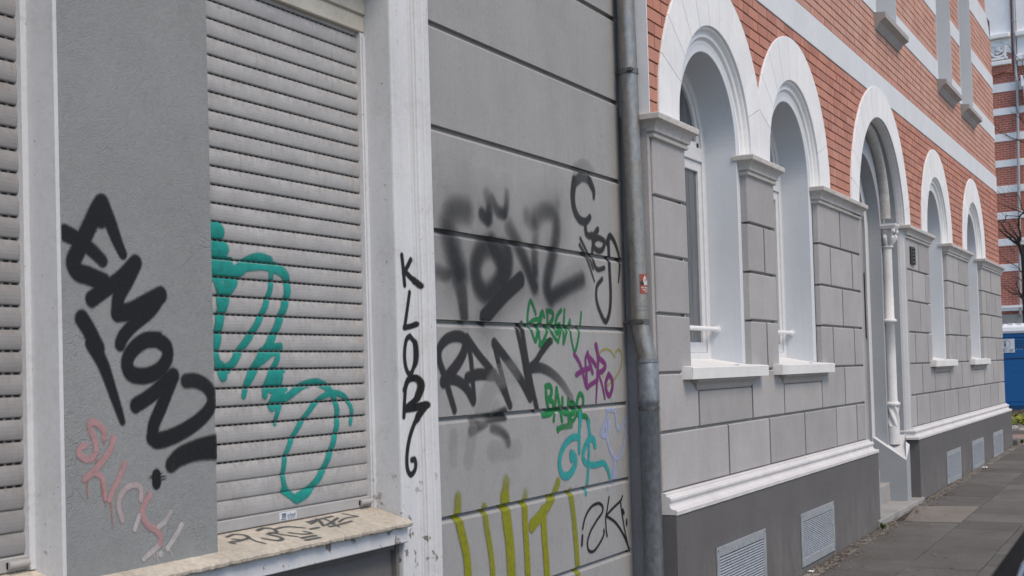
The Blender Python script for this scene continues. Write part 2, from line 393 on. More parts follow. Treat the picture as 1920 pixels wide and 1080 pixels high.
# (children keep world-shaped meshes: parents sit at the origin of their own frame)
grey.location = (0, 0, 0)
def gpart(mb, name, mats, parent=None): return mb.build(name, mats, parent or grey)
GRO = [-.315, .11, .5345, .956, 1.3965, 1.831, 2.2385, 2.703, 3.171, 3.67, 4.15, 4.62, 5.1, 5.6]
prof = [(GW, -.6)]
for z in GRO: prof += [(GW, z-.0195), (GW+.003, z-.0165), (GW+.024, z+.0045), (GW+.024, z+.0135), (GW, z+.0145)]
prof += [(GW, 6.4)]
PZ = np.array([p[1] for p in prof]); PY = np.array([p[0] for p in prof])
mb = MB()
xs = [4.83, 5.4, 6.0, 6.6, 7.186]
mb.grid([[(x, y, z) for y, z in prof] for x in xs], smooth=False)
for x in (4.83, 7.186): mb.add([(x, y, z) for y, z in prof]+[(x, GW+.05, 6.4), (x, GW+.05, -.6)], [tuple(range(len(prof)+2))])
mb.box(7.186, 7.208, GW+.0005, GW+.05, -.6, 6.4)
mb.box(4.83, 7.229, GW+.05, 5.0, -.6, 6.4)                       # core of the house
mb.box(-3, 4.62, .34, 5.0, -.6, 6.4)
mb.box(1.37, 4.88, .16, .34, 3.36, 6.4)
mb.box(-3, 1.37, GW, .34, -.6, 6.4)
gwall = gpart(mb, 'wall', M['grey_wall'])
# pier between the two shop windows: grey front, white painted reveal on its left side
mb = MB()
n = 24
zs = np.linspace(1.012, 3.36, n)
def pier_right(z): return 3.492+.0012*math.sin(z*9)
mb.grid([[(2.823, .28, z), (2.8215, .1505, z), (2.826, .150, z), (3.0, .150, z), (3.25, .1502, z), (3.487, .150, z), (3.4915+.001*math.sin(z*11), .154, z), (3.4915, .28, z)] for z in zs], smooth=False)
mb.add([(2.823,.28,1.012),(2.823,.15,1.012),(3.49,.15,1.012),(3.49,.28,1.012)], [(0,1,2,3)])
pier = gpart(mb, 'window_pier', M['pier_wall'])
mb = MB(); mb.box(2.806, 2.8228, .1525, .28, 1.03, 3.36)
gpart(mb, 'pier_reveal', M['white_old'])
mb = MB(); mb.box(2.784, 2.806, .262, .30, 1.06, 3.36); gpart(mb, 'guide_rail', M['white_old'])
# white window surround (architrave) : fascia, cyma steps, raised outer fillet
AP = [(4.6205, .30), (4.6205, .140), (4.6225, .133), (4.627, .130), (4.744, .130), (4.747, .127), (4.752, .118), (4.755, .117), (4.757, .110), (4.760, .106), (4.763, .105), (4.765, .098), (4.774, .092), (4.781, .084), (4.786, .076),
      (4.791, .072), (4.7935, .076), (4.796, .074), (4.798, .0705), (4.800, .070), (4.830, .070), (4.833, .073), (4.8345, .08), (4.8345, .20)]
AX = np.array([p[0] for p in AP[3:23]]); AY = np.array([p[1] for p in AP[3:23]])
mb = MB(); zz = np.linspace(-.6, 3.36, 40)
mb.grid([[(x+.0012*math.sin(z*7+1), y+.0008*math.sin(z*5.3), z) for x, y in AP] for z in zz], smooth=False)
mb.box(1.63, 4.8345, .072, .20, 3.36, 3.62)
surround = gpart(mb, 'window_surround', M['white_old'])
mb = MB()
mb.grid([[(6.25-.01-x+.0, y, z) if False else (1.627-(x-4.627), y, z) for x, y in AP] for z in zz], smooth=False, flip=True)
gpart(mb, 'window_surround', M['white_old'])
mb = MB(); mb.box(4.591, 4.6205, .262, .30, 1.05, 3.045); mb.box(4.6015, 4.6205, .256, .262, 1.05, 3.03); gpart(mb, 'guide_rail', M['white_old'])
# roller shutters
SL0, SLP = 1.105, .0662
def slat_prof(zb, zt):
    P = []; k = 0; z = SL0
    while z < zt:
        sl = .003 if k < 3 else .0068
        P += [(z, .288, 1), (z+sl, .288, 0), (z+sl+.0005, .2835, 0)]
        for t in (.06, .15, .3, .5, .7, .85, .95, 1.0):
            P.append((z+sl+(SLP-sl)*t*.985, .2835-.0062*math.sin(math.pi*min(max(t*.92+.04, 0), 1))**.75, 0))
        z += SLP; k += 1
    return P
SP = slat_prof(SL0, 3.30)
SZ = np.array([p[0] for p in SP]); SY = np.array([p[1] for p in SP])
def shutter(x0, x1, mat):
    mb = MB(); rows = [[(x0, y, z), (x1, y, z)] for z, y, _ in SP]
    for i in range(len(rows)-1):
        mb.add([rows[i][0], rows[i][1], rows[i+1][1], rows[i+1][0]], [(0,1,2,3)], 1 if SP[i][2] and i > 25 else 0)
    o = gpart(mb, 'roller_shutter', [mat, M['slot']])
    b = MB(); b.bev(x0, x1-.004, .270, .30, 1.062, 1.104, .003)
    b.build('end_bar', M['shut_bar'], o)
    b = MB(); b.tube([(x1-.085, .262, 1.083), (x1-.012, .262, 1.083)], .0115, 16); b.tube([(x1-.013, .262, 1.083), (x1-.010, .262, 1.083)], .006, 12, 1)
    b.box(x1-.085, x1-.012, .262, .272, 1.073, 1.093)
    b.build('lock', [M['shut_bar'], M['dark']], o)
    return o
sh_r = shutter(3.44, 4.595, M['shutter']); sh_l = shutter(1.66, 2.79, M['shutter_dark']); sh_l['label'] = 'darker roller shutter left of the grey pier'
for x0, x1 in ((3.44, 4.6203), (1.66, 2.806)):
    mb = MB(); mb.bev(x0, x1, .258, .30, 3.046, 3.112, .004); mb.bev(x0, x1, .250, .30, 3.120, 3.36, .004); mb.box(x0, x1, .262, .30, 3.10, 3.13)
    gpart(mb, 'shutter_box', M['box_cover'])
# long worn window sill: sloping top, broken front edge
def sill_z(y): return 1.004+(y-.085)*.285
mb = MB(); nx = 260; rows = []
for i in range(nx+1):
    x = 1.64+(4.617-1.64)*i/nx
    j = .0035*(noise_val := math.sin(x*31)+.7*math.sin(x*67+1)+.5*math.sin(x*143))*.5
    e = random.uniform(-.0016, .0016)
    rows.append([(x, .30, sill_z(.30)), (x, .16, sill_z(.16)), (x, .10, sill_z(.10)+e*.5), (x, .084+j*.5+e, 1.0015+e), (x, .078+j+e, .996+e), (x, .079+j*.8+e, .986+e), (x, .084+e+j*.4, .981+j*.8+e), (x, .10, .9815), (x, .13, .9815)])
mb.grid(rows, smooth=False)
mb.add(rows[-1], [tuple(range(9))]); mb.add(rows[0], [tuple(range(9))[::-1]])
wsill = gpart(mb, 'window_sill', M['sill_old'])
mb = MB(); mb.bev(1.64, 4.6205, .105, .2, .914, .9815, .004); gpart(mb, 'sill_apron', M['white_old'])
mb = MB(); mb.box(1.64, 4.6205, .178, .34, -.6, .914); mb.bev(4.60, 4.6203, .150, .178, -.6, .905, .004); mb.bev(1.66, 4.60, .160, .178, .885, .912, .003); gpart(mb, 'cellar_panel', M['cellar_panel'])

# shutter maker's sticker with its lettering
def text_mesh(txt, size, mat, name='lettering'):
    cu = bpy.data.curves.new(name, 'FONT'); cu.body = txt; cu.size = size; cu.extrude = .0004; cu.align_x = 'CENTER'; cu.align_y = 'CENTER'
    o = bpy.data.objects.new(name, cu); COL.objects.link(o)
    dg = bpy.context.evaluated_depsgraph_get(); dg.update()
    me = bpy.data.meshes.new_from_object(o.evaluated_get(dg)); me.materials.clear(); me.materials.append(mat)
    bpy.data.objects.remove(o); bpy.data.curves.remove(cu)
    me.name = name; return me
b = MB(); b.box(3.981, 4.086, .2690, .2705, 1.0675, 1.0985)
for q in range(4): b.box(3.996+q*.0065, 4.0005+q*.0065, .2684, .2695, 1.076, 1.093, 1)
b.box(3.996, 4.021, .2684, .2695, 1.090, 1.0935, 1); b.box(3.988, 4.022, .2684, .2695, 1.0700, 1.0735, 1)
b.box(4.031, 4.080, .2684, .2695, 1.0745, 1.0760, 1); b.box(4.031, 4.076, .2684, .2695, 1.0708, 1.0720, 1)
st = b.build('maker_sticker', [M['sticker_white'], M['sticker_blue']], sh_r); st['label'] = 'small white sticker with blue lettering on the end bar'
me = text_mesh('scheel', .021, M['sticker_blue']); 
me.transform(__import__('mathutils').Matrix.Translation((4.054, .2685, 1.0848)) @ __import__('mathutils').Matrix.Rotation(R(90), 4, 'X'))
for p in me.materials: pass
st2 = MB()
for v in me.vertices: st2.v.append(tuple(v.co))
for p in me.polygons: st2.f.append(tuple(p.vertices)); st2.m.append(0); st2.r.append(.5); st2.sm.append(False)
bb = MB(); bb.v = st2.v; bb.f = st2.f; bb.m = st2.m; bb.r = st2.r; bb.sm = st2.sm
lt = bb.build('lettering', M['sticker_blue'], sh_r)

# ---------------- graffiti on the grey house
layer = [0]
def on_wall(Yb, fn):
    layer[0] += 1
    off = .0016+.0004*(layer[0] % 9)
    return (lambda px, py: onY(px, py, Yb)), (lambda u, v: np.stack([u, fn(u, v)-off, v], 1))
f_wall = lambda u, v: np.interp(v, PZ, PY)
f_pier = lambda u, v: np.full_like(u, .150)
f_slat = lambda u, v: np.interp(v, SZ, SY)
f_sur = lambda u, v: np.interp(u, AX, AY)
BLK = (.009,.009,.010); BLK2 = (.022,.0215,.023); TEAL = (.010,.235,.205); TEAL2 = (.025,.28,.28)
GREEN = (.008,.165,.045); MAG = (.165,.03,.145); OLIVE = (.225,.235,.006); LAV = (.34,.39,.60); PINK = (.46,.27,.275); PALE = (.50,.46,.46)
A = lambda *p: Zm(100, 350, 3.6, *p); B = lambda *p: Zm(130, 640, 3.857, *p)
uv, xz = on_wall(.15, f_pier)
W = .054
graffiti('big black spray tag reading EMON! running down the grey pier', pier, [
    (A((318,112),(285,170),(230,290),(165,430),(133,510),(165,575),(235,600),(340,645)), W*1.05),
    (A((325,112),(385,250),(430,370),(468,455)), (W*1.1, W*.62)), (A((318,130),(318,215)), W*1.1),
    (A((75,310),(180,365),(265,435),(330,500)), (W*.95, W*.75), {'a': (1, .92)}),
    (A((257,757),(350,690),(450,620),(550,512)), W*.95), (A((555,515),(495,640),(440,740),(430,845)), W*.95),
    (A((432,852),(520,838),(620,785),(722,730)), W*1.05), (A((722,742),(650,840),(540,930),(470,1010),(450,1060)), W*.85),
    (A((190,890),(240,970),(300,1090)), (W, W*.98)), (B((160,10),(240,160),(300,330),(350,480),(382,580)), (W*.98, W*.45), {'a': (1, .9)}),
    (B((640,-10),(700,40),(705,120),(650,205),(550,248),(450,235),(415,160),(450,70),(540,-5),(640,-15)), W*.95),
    (B((478,462),(600,380),(745,245)), W*.92), (B((752,250),(715,340),(660,480),(610,600),(600,690)), W*.95),
    (B((600,692),(650,715),(790,665),(930,575),(1015,480),(1028,390),(980,318),(905,283),(840,285)), (W*1.02, W*.9), {'a': (1, .85)}),
    (B((735,890),(800,832),(920,785),(1000,770),(1085,760)), (W*1.0, W*1.65), {'a': (.9, 1)}),
    (B((627,965),(629,1025)), W*.72, {'soft': .05}), (B((622,1020),(620,1062)), (.008, .003), {'soft': .1})]
    + [(B((628,990),(628+math.cos(a)*q, 990+math.sin(a)*q)), (.006, .0022), {'soft': .1}) for a, q in ((.1, 66), (.5, 48), (2.4, 50), (3.1, 62), (3.5, 56), (4.3, 62), (5.0, 68), (5.5, 60), (6.0, 74))],
    BLK, uv, xz, soft=.16, clip=(2.822, 3.4915, 1.03, 3.3))
C = lambda *p: Zm(130, 770, 3.6, *p); uv, xz = on_wall(.15, f_pier); w = .0215; th = (.006, .003)
DR = (.42,.17,.12)
graffiti('faded pink tag with drips low on the grey pier', pier, [
    (C((232,185),(232,135),(185,88),(140,75),(135,115),(165,190),(178,260),(155,315),(105,325),(62,290),(72,250),(102,235)), w),
    (C((295,185),(275,260),(220,340),(160,410),(102,460)), w*1.05), (C((175,420),(215,450),(235,520),(240,600)), (w, w*.6)),
    (C((118,470),(117,530),(119,590)), (.006,.003), {'c': DR}), (C((215,470),(222,560),(245,645)), (.008,.003), {'c': DR}), (C((180,330),(178,380),(185,430)), (.006,.003), {'c': DR}), (C((232,190),(233,230)), th, {'c': DR}),
    (C((370,360),(335,450),(290,540),(268,600)), w), (C((275,600),(283,700),(291,800)), (.006,.0025), {'c': DR}),
    (C((355,740),(332,670),(335,590),(380,525),(440,502),(480,530),(480,600)), w*.9, {'c': (.47,.38,.38)}),
    (C((540,570),(500,640),(492,710),(530,775),(580,800)), w*1.05), (C((580,800),(615,850),(610,900)), w, {'c': PINK}),
    (C((590,795),(645,745),(680,685)), w*.85, {'c': PALE, 'a': (1,.7)}), (C((468,710),(438,800)), w*.85, {'c': PALE}),
    (C((605,905),(555,950),(500,1000)), w*.9, {'c': PALE}), (C((755,770),(705,860),(660,928)), w*.95, {'c': PALE}),
    (C((660,930),(682,955),(690,997)), (.005,.003), {'c': PALE}), (C((588,950),(592,1000),(605,1048)), (.005,.003), {'c': PALE}), (C((568,955),(570,985)), (.004,.003), {'c': PALE}),
    (C((613,968),(615,972)), .021, {'c': PALE})], PINK, uv, xz, soft=.14, alpha=.78, clip=(2.822, 3.4915, 1.0, 3.3), res=.0035)
D = lambda *p: Zm(390, 400, 3.378, *p); E_ = lambda *p: Zm(420, 600, 3.0, *p)
uv, xz = on_wall(.28, f_slat); t = .036
def slotmask(u, v):
    ph = ((v-SL0) % SLP); k = np.floor((v-SL0)/SLP); return np.where((ph < .0078) & (k >= 3), 0.0, 1.0)
graffiti('turquoise looping tag across the closed roller shutter', sh_r, [
    (D((20,95),(62,95),(70,130),(30,160)), t*1.25), (D((60,190),(25,215)), t*.8), (D((30,205),(95,215),(85,250),(35,285)), t*1.3), (D((80,290),(140,298)), t*.7), (D((30,320),(130,340),(120,375),(40,395)), t*1.35), (D((110,395),(170,385)), t*1.2),
    (D((120,400),(190,360),(250,310),(320,288),(385,305)), (t*1.5, t*1.2)), (D((240,330),(330,322),(420,345),(470,375),(495,430),(495,510),(480,580),(445,680),(395,800),(340,890),(290,970),(240,1075)), (t*1.25, t)),
    (D((393,370),(395,440),(372,540),(335,640),(270,760),(200,860),(150,950),(105,985),(60,960)), (t*.7, t*1.15)), (D((60,960),(45,880),(55,790),(65,690),(90,580),(110,500),(150,420)), (t*.8, t*1.7)), (D((60,440),(80,500),(75,570)), t*1.3), (D((85,1010),(90,1025)), t*1.3),
    (E_((255,110),(210,210),(165,290),(120,380),(106,425)), (t*.9, t*.72)), (E_((205,180),(255,160),(310,150)), t*.9), (E_((205,235),(260,190),(315,160)), t*.7), (E_((305,160),(290,230),(255,310),(232,370),(225,420)), (t*.8, t*.95)),
    (E_((280,285),(332,282)), t*.6), (E_((285,320),(260,370)), t*1.6), (E_((310,310),(300,380)), t*1.1), (E_((325,380),(345,385)), t*.6), (E_((290,415),(265,480)), t*1.3), (E_((320,420),(300,480)), t*1.2), (E_((330,430),(300,500),(283,580)), (t*.9, t*.6)),
    (E_((330,450),(380,410),(440,368),(515,350),(575,378),(612,430),(630,500),(630,580),(612,680),(575,790),(525,890),(460,965),(400,1000)), (t*.85, t*.95)), (E_((330,955),(370,985),(405,1008),(450,985),(480,955)), t*.85),
    (E_((375,985),(340,950),(328,880),(340,770),(385,650),(445,550),(515,460),(580,415),(640,412),(690,450),(715,520),(706,580)), (t*.8, t*.6)), (E_((400,1010),(405,1020)), (t*.7, t*.5))],
    TEAL, uv, xz, res=.004, soft=.10, mask=slotmask, clip=(3.445, 4.59, 1.11, 3.0))
K = lambda *p: Zm(730, 460, 2.4, *p); SA = np.concatenate([[0], np.cumsum(np.hypot(np.diff(AX), np.diff(AY)*.8))])
def sur_uv(px, py):
    lo, hi = .05, .15
    for _ in range(30):
        m = (lo+hi)/2; x, z_ = onY(px, py, m)
        if np.interp(x, AX, AY) > m: lo = m
        else: hi = m
    x, z_ = onY(px, py, lo); return float(np.interp(x, AX, SA)), z_
def sur_xyz(u, v): return np.stack([np.interp(u, SA, AX)-.0006, np.interp(u, SA, AY)-.0018, v], 1)
uv, xz = sur_uv, sur_xyz; k = .024
graffiti('black letters KLOR written down the white window surround', surround, [
    (K((55,45),(62,110),(68,178)), k*1.05), (K((95,65),(78,100),(62,125)), k), (K((65,112),(100,150),(140,182)), k*1.1),
    (K((90,212),(78,300),(68,368)), k*.95), (K((66,370),(95,364),(120,354)), k*1.0),
    (K((92,408),(112,440),(117,500),(105,560),(88,578),(72,540),(68,480),(76,425),(92,408)), k*1.0),
    (K((72,640),(68,700),(65,770)), k), (K((68,650),(85,605),(120,598),(142,630),(120,690),(72,735)), k*1.25), (K((72,735),(120,728),(165,718)), k*1.4), (K((165,720),(125,775),(95,850),(80,930),(80,1000),(96,1032),(116,1005),(115,965),(100,965)), (k*1.1, k*1.0))],
    BLK, uv, xz, res=.003, soft=.10, clip=(0, float(SA[-1]), .9, 2.4))
H = lambda *p: Zm(810, 320, 3.6, *p); uv, xz = on_wall(GW, f_wall); w = .145; sf = {'soft': .5, 'a': (.55,.8)}
FZ = [
    (H((230,270),(170,265),(125,290),(105,380)), (w*.9, w), {'soft': .8, 'a': (.45,.5)}), (H((110,100),(130,220),(150,280)), w, {'soft': .9, 'a': (.05,.35)}), (H((105,380),(130,500),(165,640),(180,690)), w*1.05, {'soft': .9, 'a': (.55,.8)}), (H((175,690),(200,840),(215,980)), (w*.9, w*.55), {'soft': .45, 'a': (.5,.6)}),
    (H((40,680),(95,700),(160,670)), w*.5, {'soft': .8, 'a': (.4,.6)}),
    (H((368,160),(385,240),(378,320)), w*.55, {'soft': .6, 'a': (.25,.75)}), (H((375,330),(335,292)), w*.5, {'soft': .5, 'a': (.7,.6)}), (H((400,190),(440,270),(485,290)), w*.45, {'soft': .6, 'a': (.4,.65)}), (H((490,290),(500,230),(503,150)), w*.4, {'soft': .6, 'a': (.65,.25)}),
    (H((400,500),(330,540),(290,650),(310,770),(365,830),(430,780),(470,680),(450,580),(400,500)), w*.8, {'soft': .75, 'a': (.6,.8)}), (H((450,540),(500,560),(500,660),(470,740)), w*.9, {'soft': .5, 'a': (.6,.75)}),
    (H((520,390),(560,470),(620,600),(690,780)), (w*.75, w*.62), {'soft': .8, 'a': (.4,.9)}), (H((700,400),(690,560),(690,690)), w*.6, {'soft': .7, 'a': (.2,.7)}),
    (H((595,735),(480,840),(350,990)), w*.62, {'soft': .2, 'a': (.9,.9)}),
    (H((640,310),(690,350),(740,280),(820,290),(838,400),(815,560),(785,690),(775,790),(800,855)), w*.72, {'soft': .85, 'a': (.3,.9)}), (H((800,855),(890,800),(1010,735)), w*.62, {'soft': .9, 'a': (.85,.6)}), (H((820,300),(840,220),(830,130)), w*.8, {'soft': .9, 'a': (.4,.02)}), (H((690,340),(720,250)), w*.8, {'soft': .9, 'a': (.5,.1)})]
FZ = [(p_, (tuple(2.1*q for q in w_) if isinstance(w_, tuple) else 2.1*w_), {'soft': 1.0, 'a': tuple(.34*q for q in o_['a'])}) for p_, w_, o_ in FZ]+[(p_, w_, {**o_, 'a': tuple(min(.96, 1.25*q) for q in o_['a'])}) for p_, w_, o_ in FZ]
graffiti('blurred grey sprayed word with thick soft letters on the grey wall', gwall, FZ,
    (.016,.016,.018), uv, xz, res=.007, alpha=.96, clip=(4.84, 7.18, .2, 3.6), thr=.012)
J = lambda *p: Zm(1040, 300, 3.375, *p); uv, xz = on_wall(GW, f_wall); w = .046
graffiti('dark grey curly tag beside the downpipe', gwall, [
    (J((245,238),(243,190),(215,125)), (w*.6, w*1.3)), (J((215,125),(170,105),(125,140)), w*1.3, {'a': (.6,.8)}), (J((130,60),(185,30),(240,70)), w*1.6, {'soft': .8, 'a': (.25,.15)}), (J((122,130),(112,220),(122,310),(155,375),(195,388),(220,362)), (w*1.35, w*.85)),
    (J((190,400),(200,468),(240,478),(270,440)), w*.85), (J((230,470),(240,520),(235,590)), w*.7), (J((275,490),(312,515),(300,565),(270,572),(245,545),(250,505),(275,490)), w*.75),
    (J((330,520),(350,480),(385,540),(408,640),(402,770)), (w*1.0, w*.35)), (J((338,530),(345,700),(352,850),(345,960),(320,1022),(285,960),(262,880),(265,800),(298,752)), (w*.85, w*.6)),
    (J((155,535),(200,620),(250,768)), (w*.5, w*.3)), (J((160,495),(210,600),(242,690)), (w*.5, w*.35)), (J((235,560),(245,650),(270,692),(312,682)), w*.6)],
    BLK2, uv, xz, res=.0045, soft=.16, alpha=.86, clip=(4.84, 7.184, .2, 3.6))
RK = lambda *p: Zm(810, 590, 4.154, *p); uv, xz = on_wall(GW, f_wall); w = .044
graffiti('black tag reading RANK on the grey wall', gwall, [
    (RK((172,742),(130,600),(85,450),(52,350),(55,260),(110,190),(190,165),(250,195),(245,285),(190,390),(85,520)), (w*.9, w*1.4)), (RK((105,500),(190,510),(265,570),(318,670)), w*1.15),
    (RK((265,175),(298,330),(312,500),(325,660)), w*.85), (RK((268,178),(360,310),(465,440),(545,570),(605,705)), w*1.0), (RK((272,492),(360,462),(485,470)), w*1.25),
    (RK((602,700),(560,550),(515,370),(480,222)), w*.9), (RK((480,220),(560,320),(680,490),(762,645)), w*1.2), (RK((660,120),(700,300),(735,500),(765,640)), (w*.75, w)), (RK((692,80),(730,330),(775,560),(812,725)), w*1.0),
    (RK((915,205),(850,290),(800,370),(735,425)), w*.95), (RK((740,420),(840,412),(930,455),(1010,535),(1085,655)), (w*1.25, w*1.2), {'a': (1,.35)})],
    BLK2, uv, xz, res=.0045, soft=.14, alpha=.90, clip=(4.84, 7.18, .2, 3.6))
uv, xz = on_wall(GW, f_wall)
graffiti('black smears below the RANK tag', gwall, [(RK((300,835),(430,805),(562,770)), (w*.8, w*1.5), {'soft': .3, 'a': (.45,.95)}), (RK((300,905),(370,875),(425,850)), (w*1.1, w*.6), {'soft': .5, 'a': (.75,.5)}), (RK((465,880),(530,905),(575,950),(590,995)), w*1.1, {'soft': .6, 'a': (.55,.75)})], BLK2, uv, xz, res=.0045, alpha=.85)
uv, xz = on_wall(GW, f_wall)
graffiti('paler painted over patches under the RANK tag', gwall, [(Zm(810,590,4.154,(380,760),(480,520),(640,430)), .12, {'soft': .3, 'a': (.35,.2)}), (Zm(810,590,4.154,(480,740),(500,700)), .06, {'soft': .2, 'a': (.3,.3)}), (Zm(840,800,4,(40,60),(40,260)), .07, {'soft': .3, 'a': (.3,.15)}), (Zm(840,800,4,(180,40),(150,250)), .09, {'soft': .3, 'a': (.3,.2)}), (Zm(840,800,4,(330,180),(520,160)), .10, {'soft': .3, 'a': (.3,.15)})], (.30,.30,.30), uv, xz, res=.009)
G4 = lambda *p: Zm(970, 550, 4.909, *p); uv, xz = on_wall(GW, f_wall); w = .0225
graffiti('green tag reading SCREW across a wall joint', gwall, [
    (G4((168,190),(145,120),(118,70),(98,150),(92,230),(95,290)), w), (G4((95,290),(140,250),(190,235)), w), (G4((120,320),(150,410),(168,445),(185,380)), w*.9), (G4((190,235),(185,330),(165,445)), w*.8), (G4((245,215),(228,168),(205,215),(198,310),(200,400),(215,460)), w), (G4((228,170),(210,290)), w*.9),
    (G4((272,160),(275,260),(268,360),(235,440)), w), (G4((270,160),(320,175),(325,230),(285,290)), w*1.15), (G4((285,290),(330,390),(375,448)), w), (G4((402,155),(365,210),(350,290),(360,370),(395,330)), w*1.1), (G4((350,300),(390,280)), w*.8), (G4((375,445),(410,300)), w*.9),
    (G4((432,155),(425,300),(422,462)), w), (G4((425,460),(455,340),(482,250)), w), (G4((482,250),(490,380),(510,490),(528,538),(555,440),(575,300),(586,180)), w*.95), (G4((205,475),(255,450),(315,440)), w*1.5)], GREEN, uv, xz, res=.004, soft=.08, alpha=.93)
uv, xz = on_wall(GW, f_wall)
graffiti('pale yellow outline of a heart', gwall, [(G4((750,610),(760,545),(810,512),(860,530),(895,585)), .0135), (G4((900,545),(930,515),(958,560),(955,650),(925,740),(880,800),(825,850)), .0135), (G4((780,740),(790,770)), .02, {'a': (.5,.4)}), (G4((850,960),(875,985)), .02, {'soft': .7, 'a': (.3,.2)})], (.30,.28,.07), uv, xz, res=.004, soft=.2, alpha=.75)
uv, xz = on_wall(GW, f_wall); w = .0255
graffiti('purple tag of four spiky letters over the yellow heart', gwall, [
    (G4((522,560),(570,640),(605,750),(628,850)), w*1.1), (G4((540,750),(600,710),(660,690)), w*1.2), (G4((628,850),(632,740),(625,610),(645,548)), w), (G4((645,548),(665,640),(690,730)), w*1.2), (G4((640,570),(690,620),(720,665)), w*1.2), (G4((632,700),(640,870)), w), (G4((642,868),(680,835),(735,800)), w*1.1),
    (G4((722,480),(740,590),(735,740),(728,880),(722,1005)), (w*1.6, w*.7)), (G4((740,590),(785,625),(808,670),(780,715),(735,730)), w*1.25), (G4((745,740),(780,850),(802,965)), w*.9), (G4((838,745),(868,790),(872,870),(845,940),(818,900),(812,820),(838,745)), w*1.3)], MAG, uv, xz, res=.004, soft=.08, alpha=.92)
G5 = lambda *p: Zm(1000, 710, 4.91, *p); uv, xz = on_wall(GW, f_wall); w = .0255
graffiti('green tag reading BAUOR above the turquoise tag', gwall, [
    (G5((112,75),(120,200),(145,310)), w*1.1), (G5((112,70),(150,65),(165,110),(155,165),(125,190)), w*1.2), (G5((125,190),(175,215),(180,280),(150,325),(85,338)), w*1.1), (G5((185,385),(198,250),(210,88)), w), (G5((212,90),(235,230),(262,385)), w*1.1), (G5((190,285),(250,270)), w), (G5((265,180),(268,290),(300,320),(325,280)), w*1.1), (G5((318,195),(318,300),(325,400)), w*1.1),
    (G5((345,215),(378,240),(372,310),(335,320),(330,250),(345,215)), w*1.1), (G5((325,330),(360,390),(400,320)), w*.9), (G5((400,330),(400,210),(425,140),(455,175),(450,260),(415,325)), w*1.15), (G5((418,340),(430,430)), w), (G5((430,345),(480,348),(510,400)), w*1.2), (G5((225,470),(260,445),(350,430)), (w*1.1,w*1.3), {'a': (1,.6)}), (G5((220,455),(225,480)), w)], GREEN, uv, xz, res=.004, soft=.08, alpha=.93)
uv, xz = on_wall(GW, f_wall); w = .041
graffiti('turquoise curled tag low on the grey wall', gwall, [
    (G5((415,535),(350,545),(285,610),(245,710),(240,810),(270,890),(325,885),(375,810),(385,740),(360,695)), (w*.95, w*1.15)), (G5((345,690),(350,735)), w*1.15), (G5((428,350),(420,520),(420,675)), w*.8), (G5((500,395),(512,470),(520,540)), w*.85),
    (G5((565,615),(550,560),(515,555),(475,620),(455,705),(480,775),(560,795),(640,775),(680,830),(700,905)), (w*1.0, w*.8)), (G5((512,500),(508,700),(500,880),(482,1055)), w*.72), (G5((425,330),(430,380)), w)], TEAL2, uv, xz, res=.004, soft=.09, alpha=.9)
uv, xz = on_wall(GW, f_wall); w = .024
graffiti('pale lavender scribble next to the downpipe', gwall, [
    (G5((680,290),(668,400),(670,520),(695,630),(730,710),(765,735),(810,680),(835,560),(850,370)), w), (G5((660,400),(620,505),(670,520),(690,440),(690,380)), w*1.3), (G5((855,360),(790,465),(765,440),(752,315)), w), (G5((670,285),(745,292)), w), (G5((745,730),(742,840),(740,910)), (w*1.2, w*3.2), {'a': (1,.8)}), (G5((680,1010),(690,1015)), .03, {'a': (.5,.4)})], LAV, uv, xz, res=.004, soft=.12, alpha=.66)
WT = lambda *p: Zm(840, 880, 5.4, *p); uv, xz = on_wall(GW, f_wall); w = .058; so = {'soft': .25}
graffiti('row of olive yellow upright letter strokes at the wall foot', gwall, [
    (WT((95,290),(92,470)), w, {'soft': .45, 'a': (.7,.95)}), (WT((92,470),(135,650),(180,850),(200,1080),(215,1500)), w*1.1, so), (WT((365,385),(390,600),(430,850),(450,1080),(470,1500)), w*.85, {'soft': .12, 'a': (.8,1)}),
    (WT((585,130),(570,280)), w*1.2, {'soft': .5, 'a': (.6,1)}), (WT((570,280),(590,500),(620,750),(640,1080),(660,1500)), w*1.5, so), (WT((780,240),(770,330)), w*.9, {'soft': .6, 'a': (.4,.8)}), (WT((770,330),(780,600),(795,850),(805,1080),(815,1500)), w*1.0, so),
    (WT((1112,125),(1060,270),(1000,380),(930,470),(845,570)), (w*.85, w*1.2), {'soft': .15, 'a': (.85,1)}), (WT((960,420),(970,650),(1000,1080),(1015,1500)), w*1.1, {'soft': .15}), (WT((1235,235),(1265,450),(1295,780),(1312,1050)), w*1.0, {'soft': .15, 'a': (.8,.85)})],
    OLIVE, uv, xz, res=.005, alpha=.9)
SK = lambda *p: Zm(1070, 910, 7.2, *p); uv, xz = on_wall(GW, f_wall); w = .0155
graffiti('thin black tag reading SKF at the wall foot', gwall, [
    (SK((155,585),(190,430),(265,295),(360,240),(422,275),(420,360),(340,480),(262,620),(222,760),(238,875),(305,885),(385,780),(440,665),(442,600)), w), (SK((152,680),(146,800)), w*1.3, {'soft': .3}),
    (SK((512,155),(482,350),(467,430),(474,600),(486,685)), w*.85), (SK((690,145),(665,205),(560,310),(470,408)), w*.95), (SK((470,408),(600,500),(715,680),(792,880)), w*.95), (SK((665,210),(690,400),(735,660),(785,885)), w*.75), (SK((695,330),(712,372)), w*1.3), (SK((748,465),(750,525)), w*1.2), (SK((690,345),(700,380)), w*1.1)], BLK, uv, xz, res=.003, soft=.12, clip=(4.9,7.184,.2,1))
def sill_uv(px, py):
    n = (0, -.285, 1); p0 = (0, .085, 1.004); q = onPlane(px, py, p0, n); return q[0], q[1]
def sill_xyz(u, v): return np.stack([u, v, 1.004+(v-.085)*.285+.002], 1)
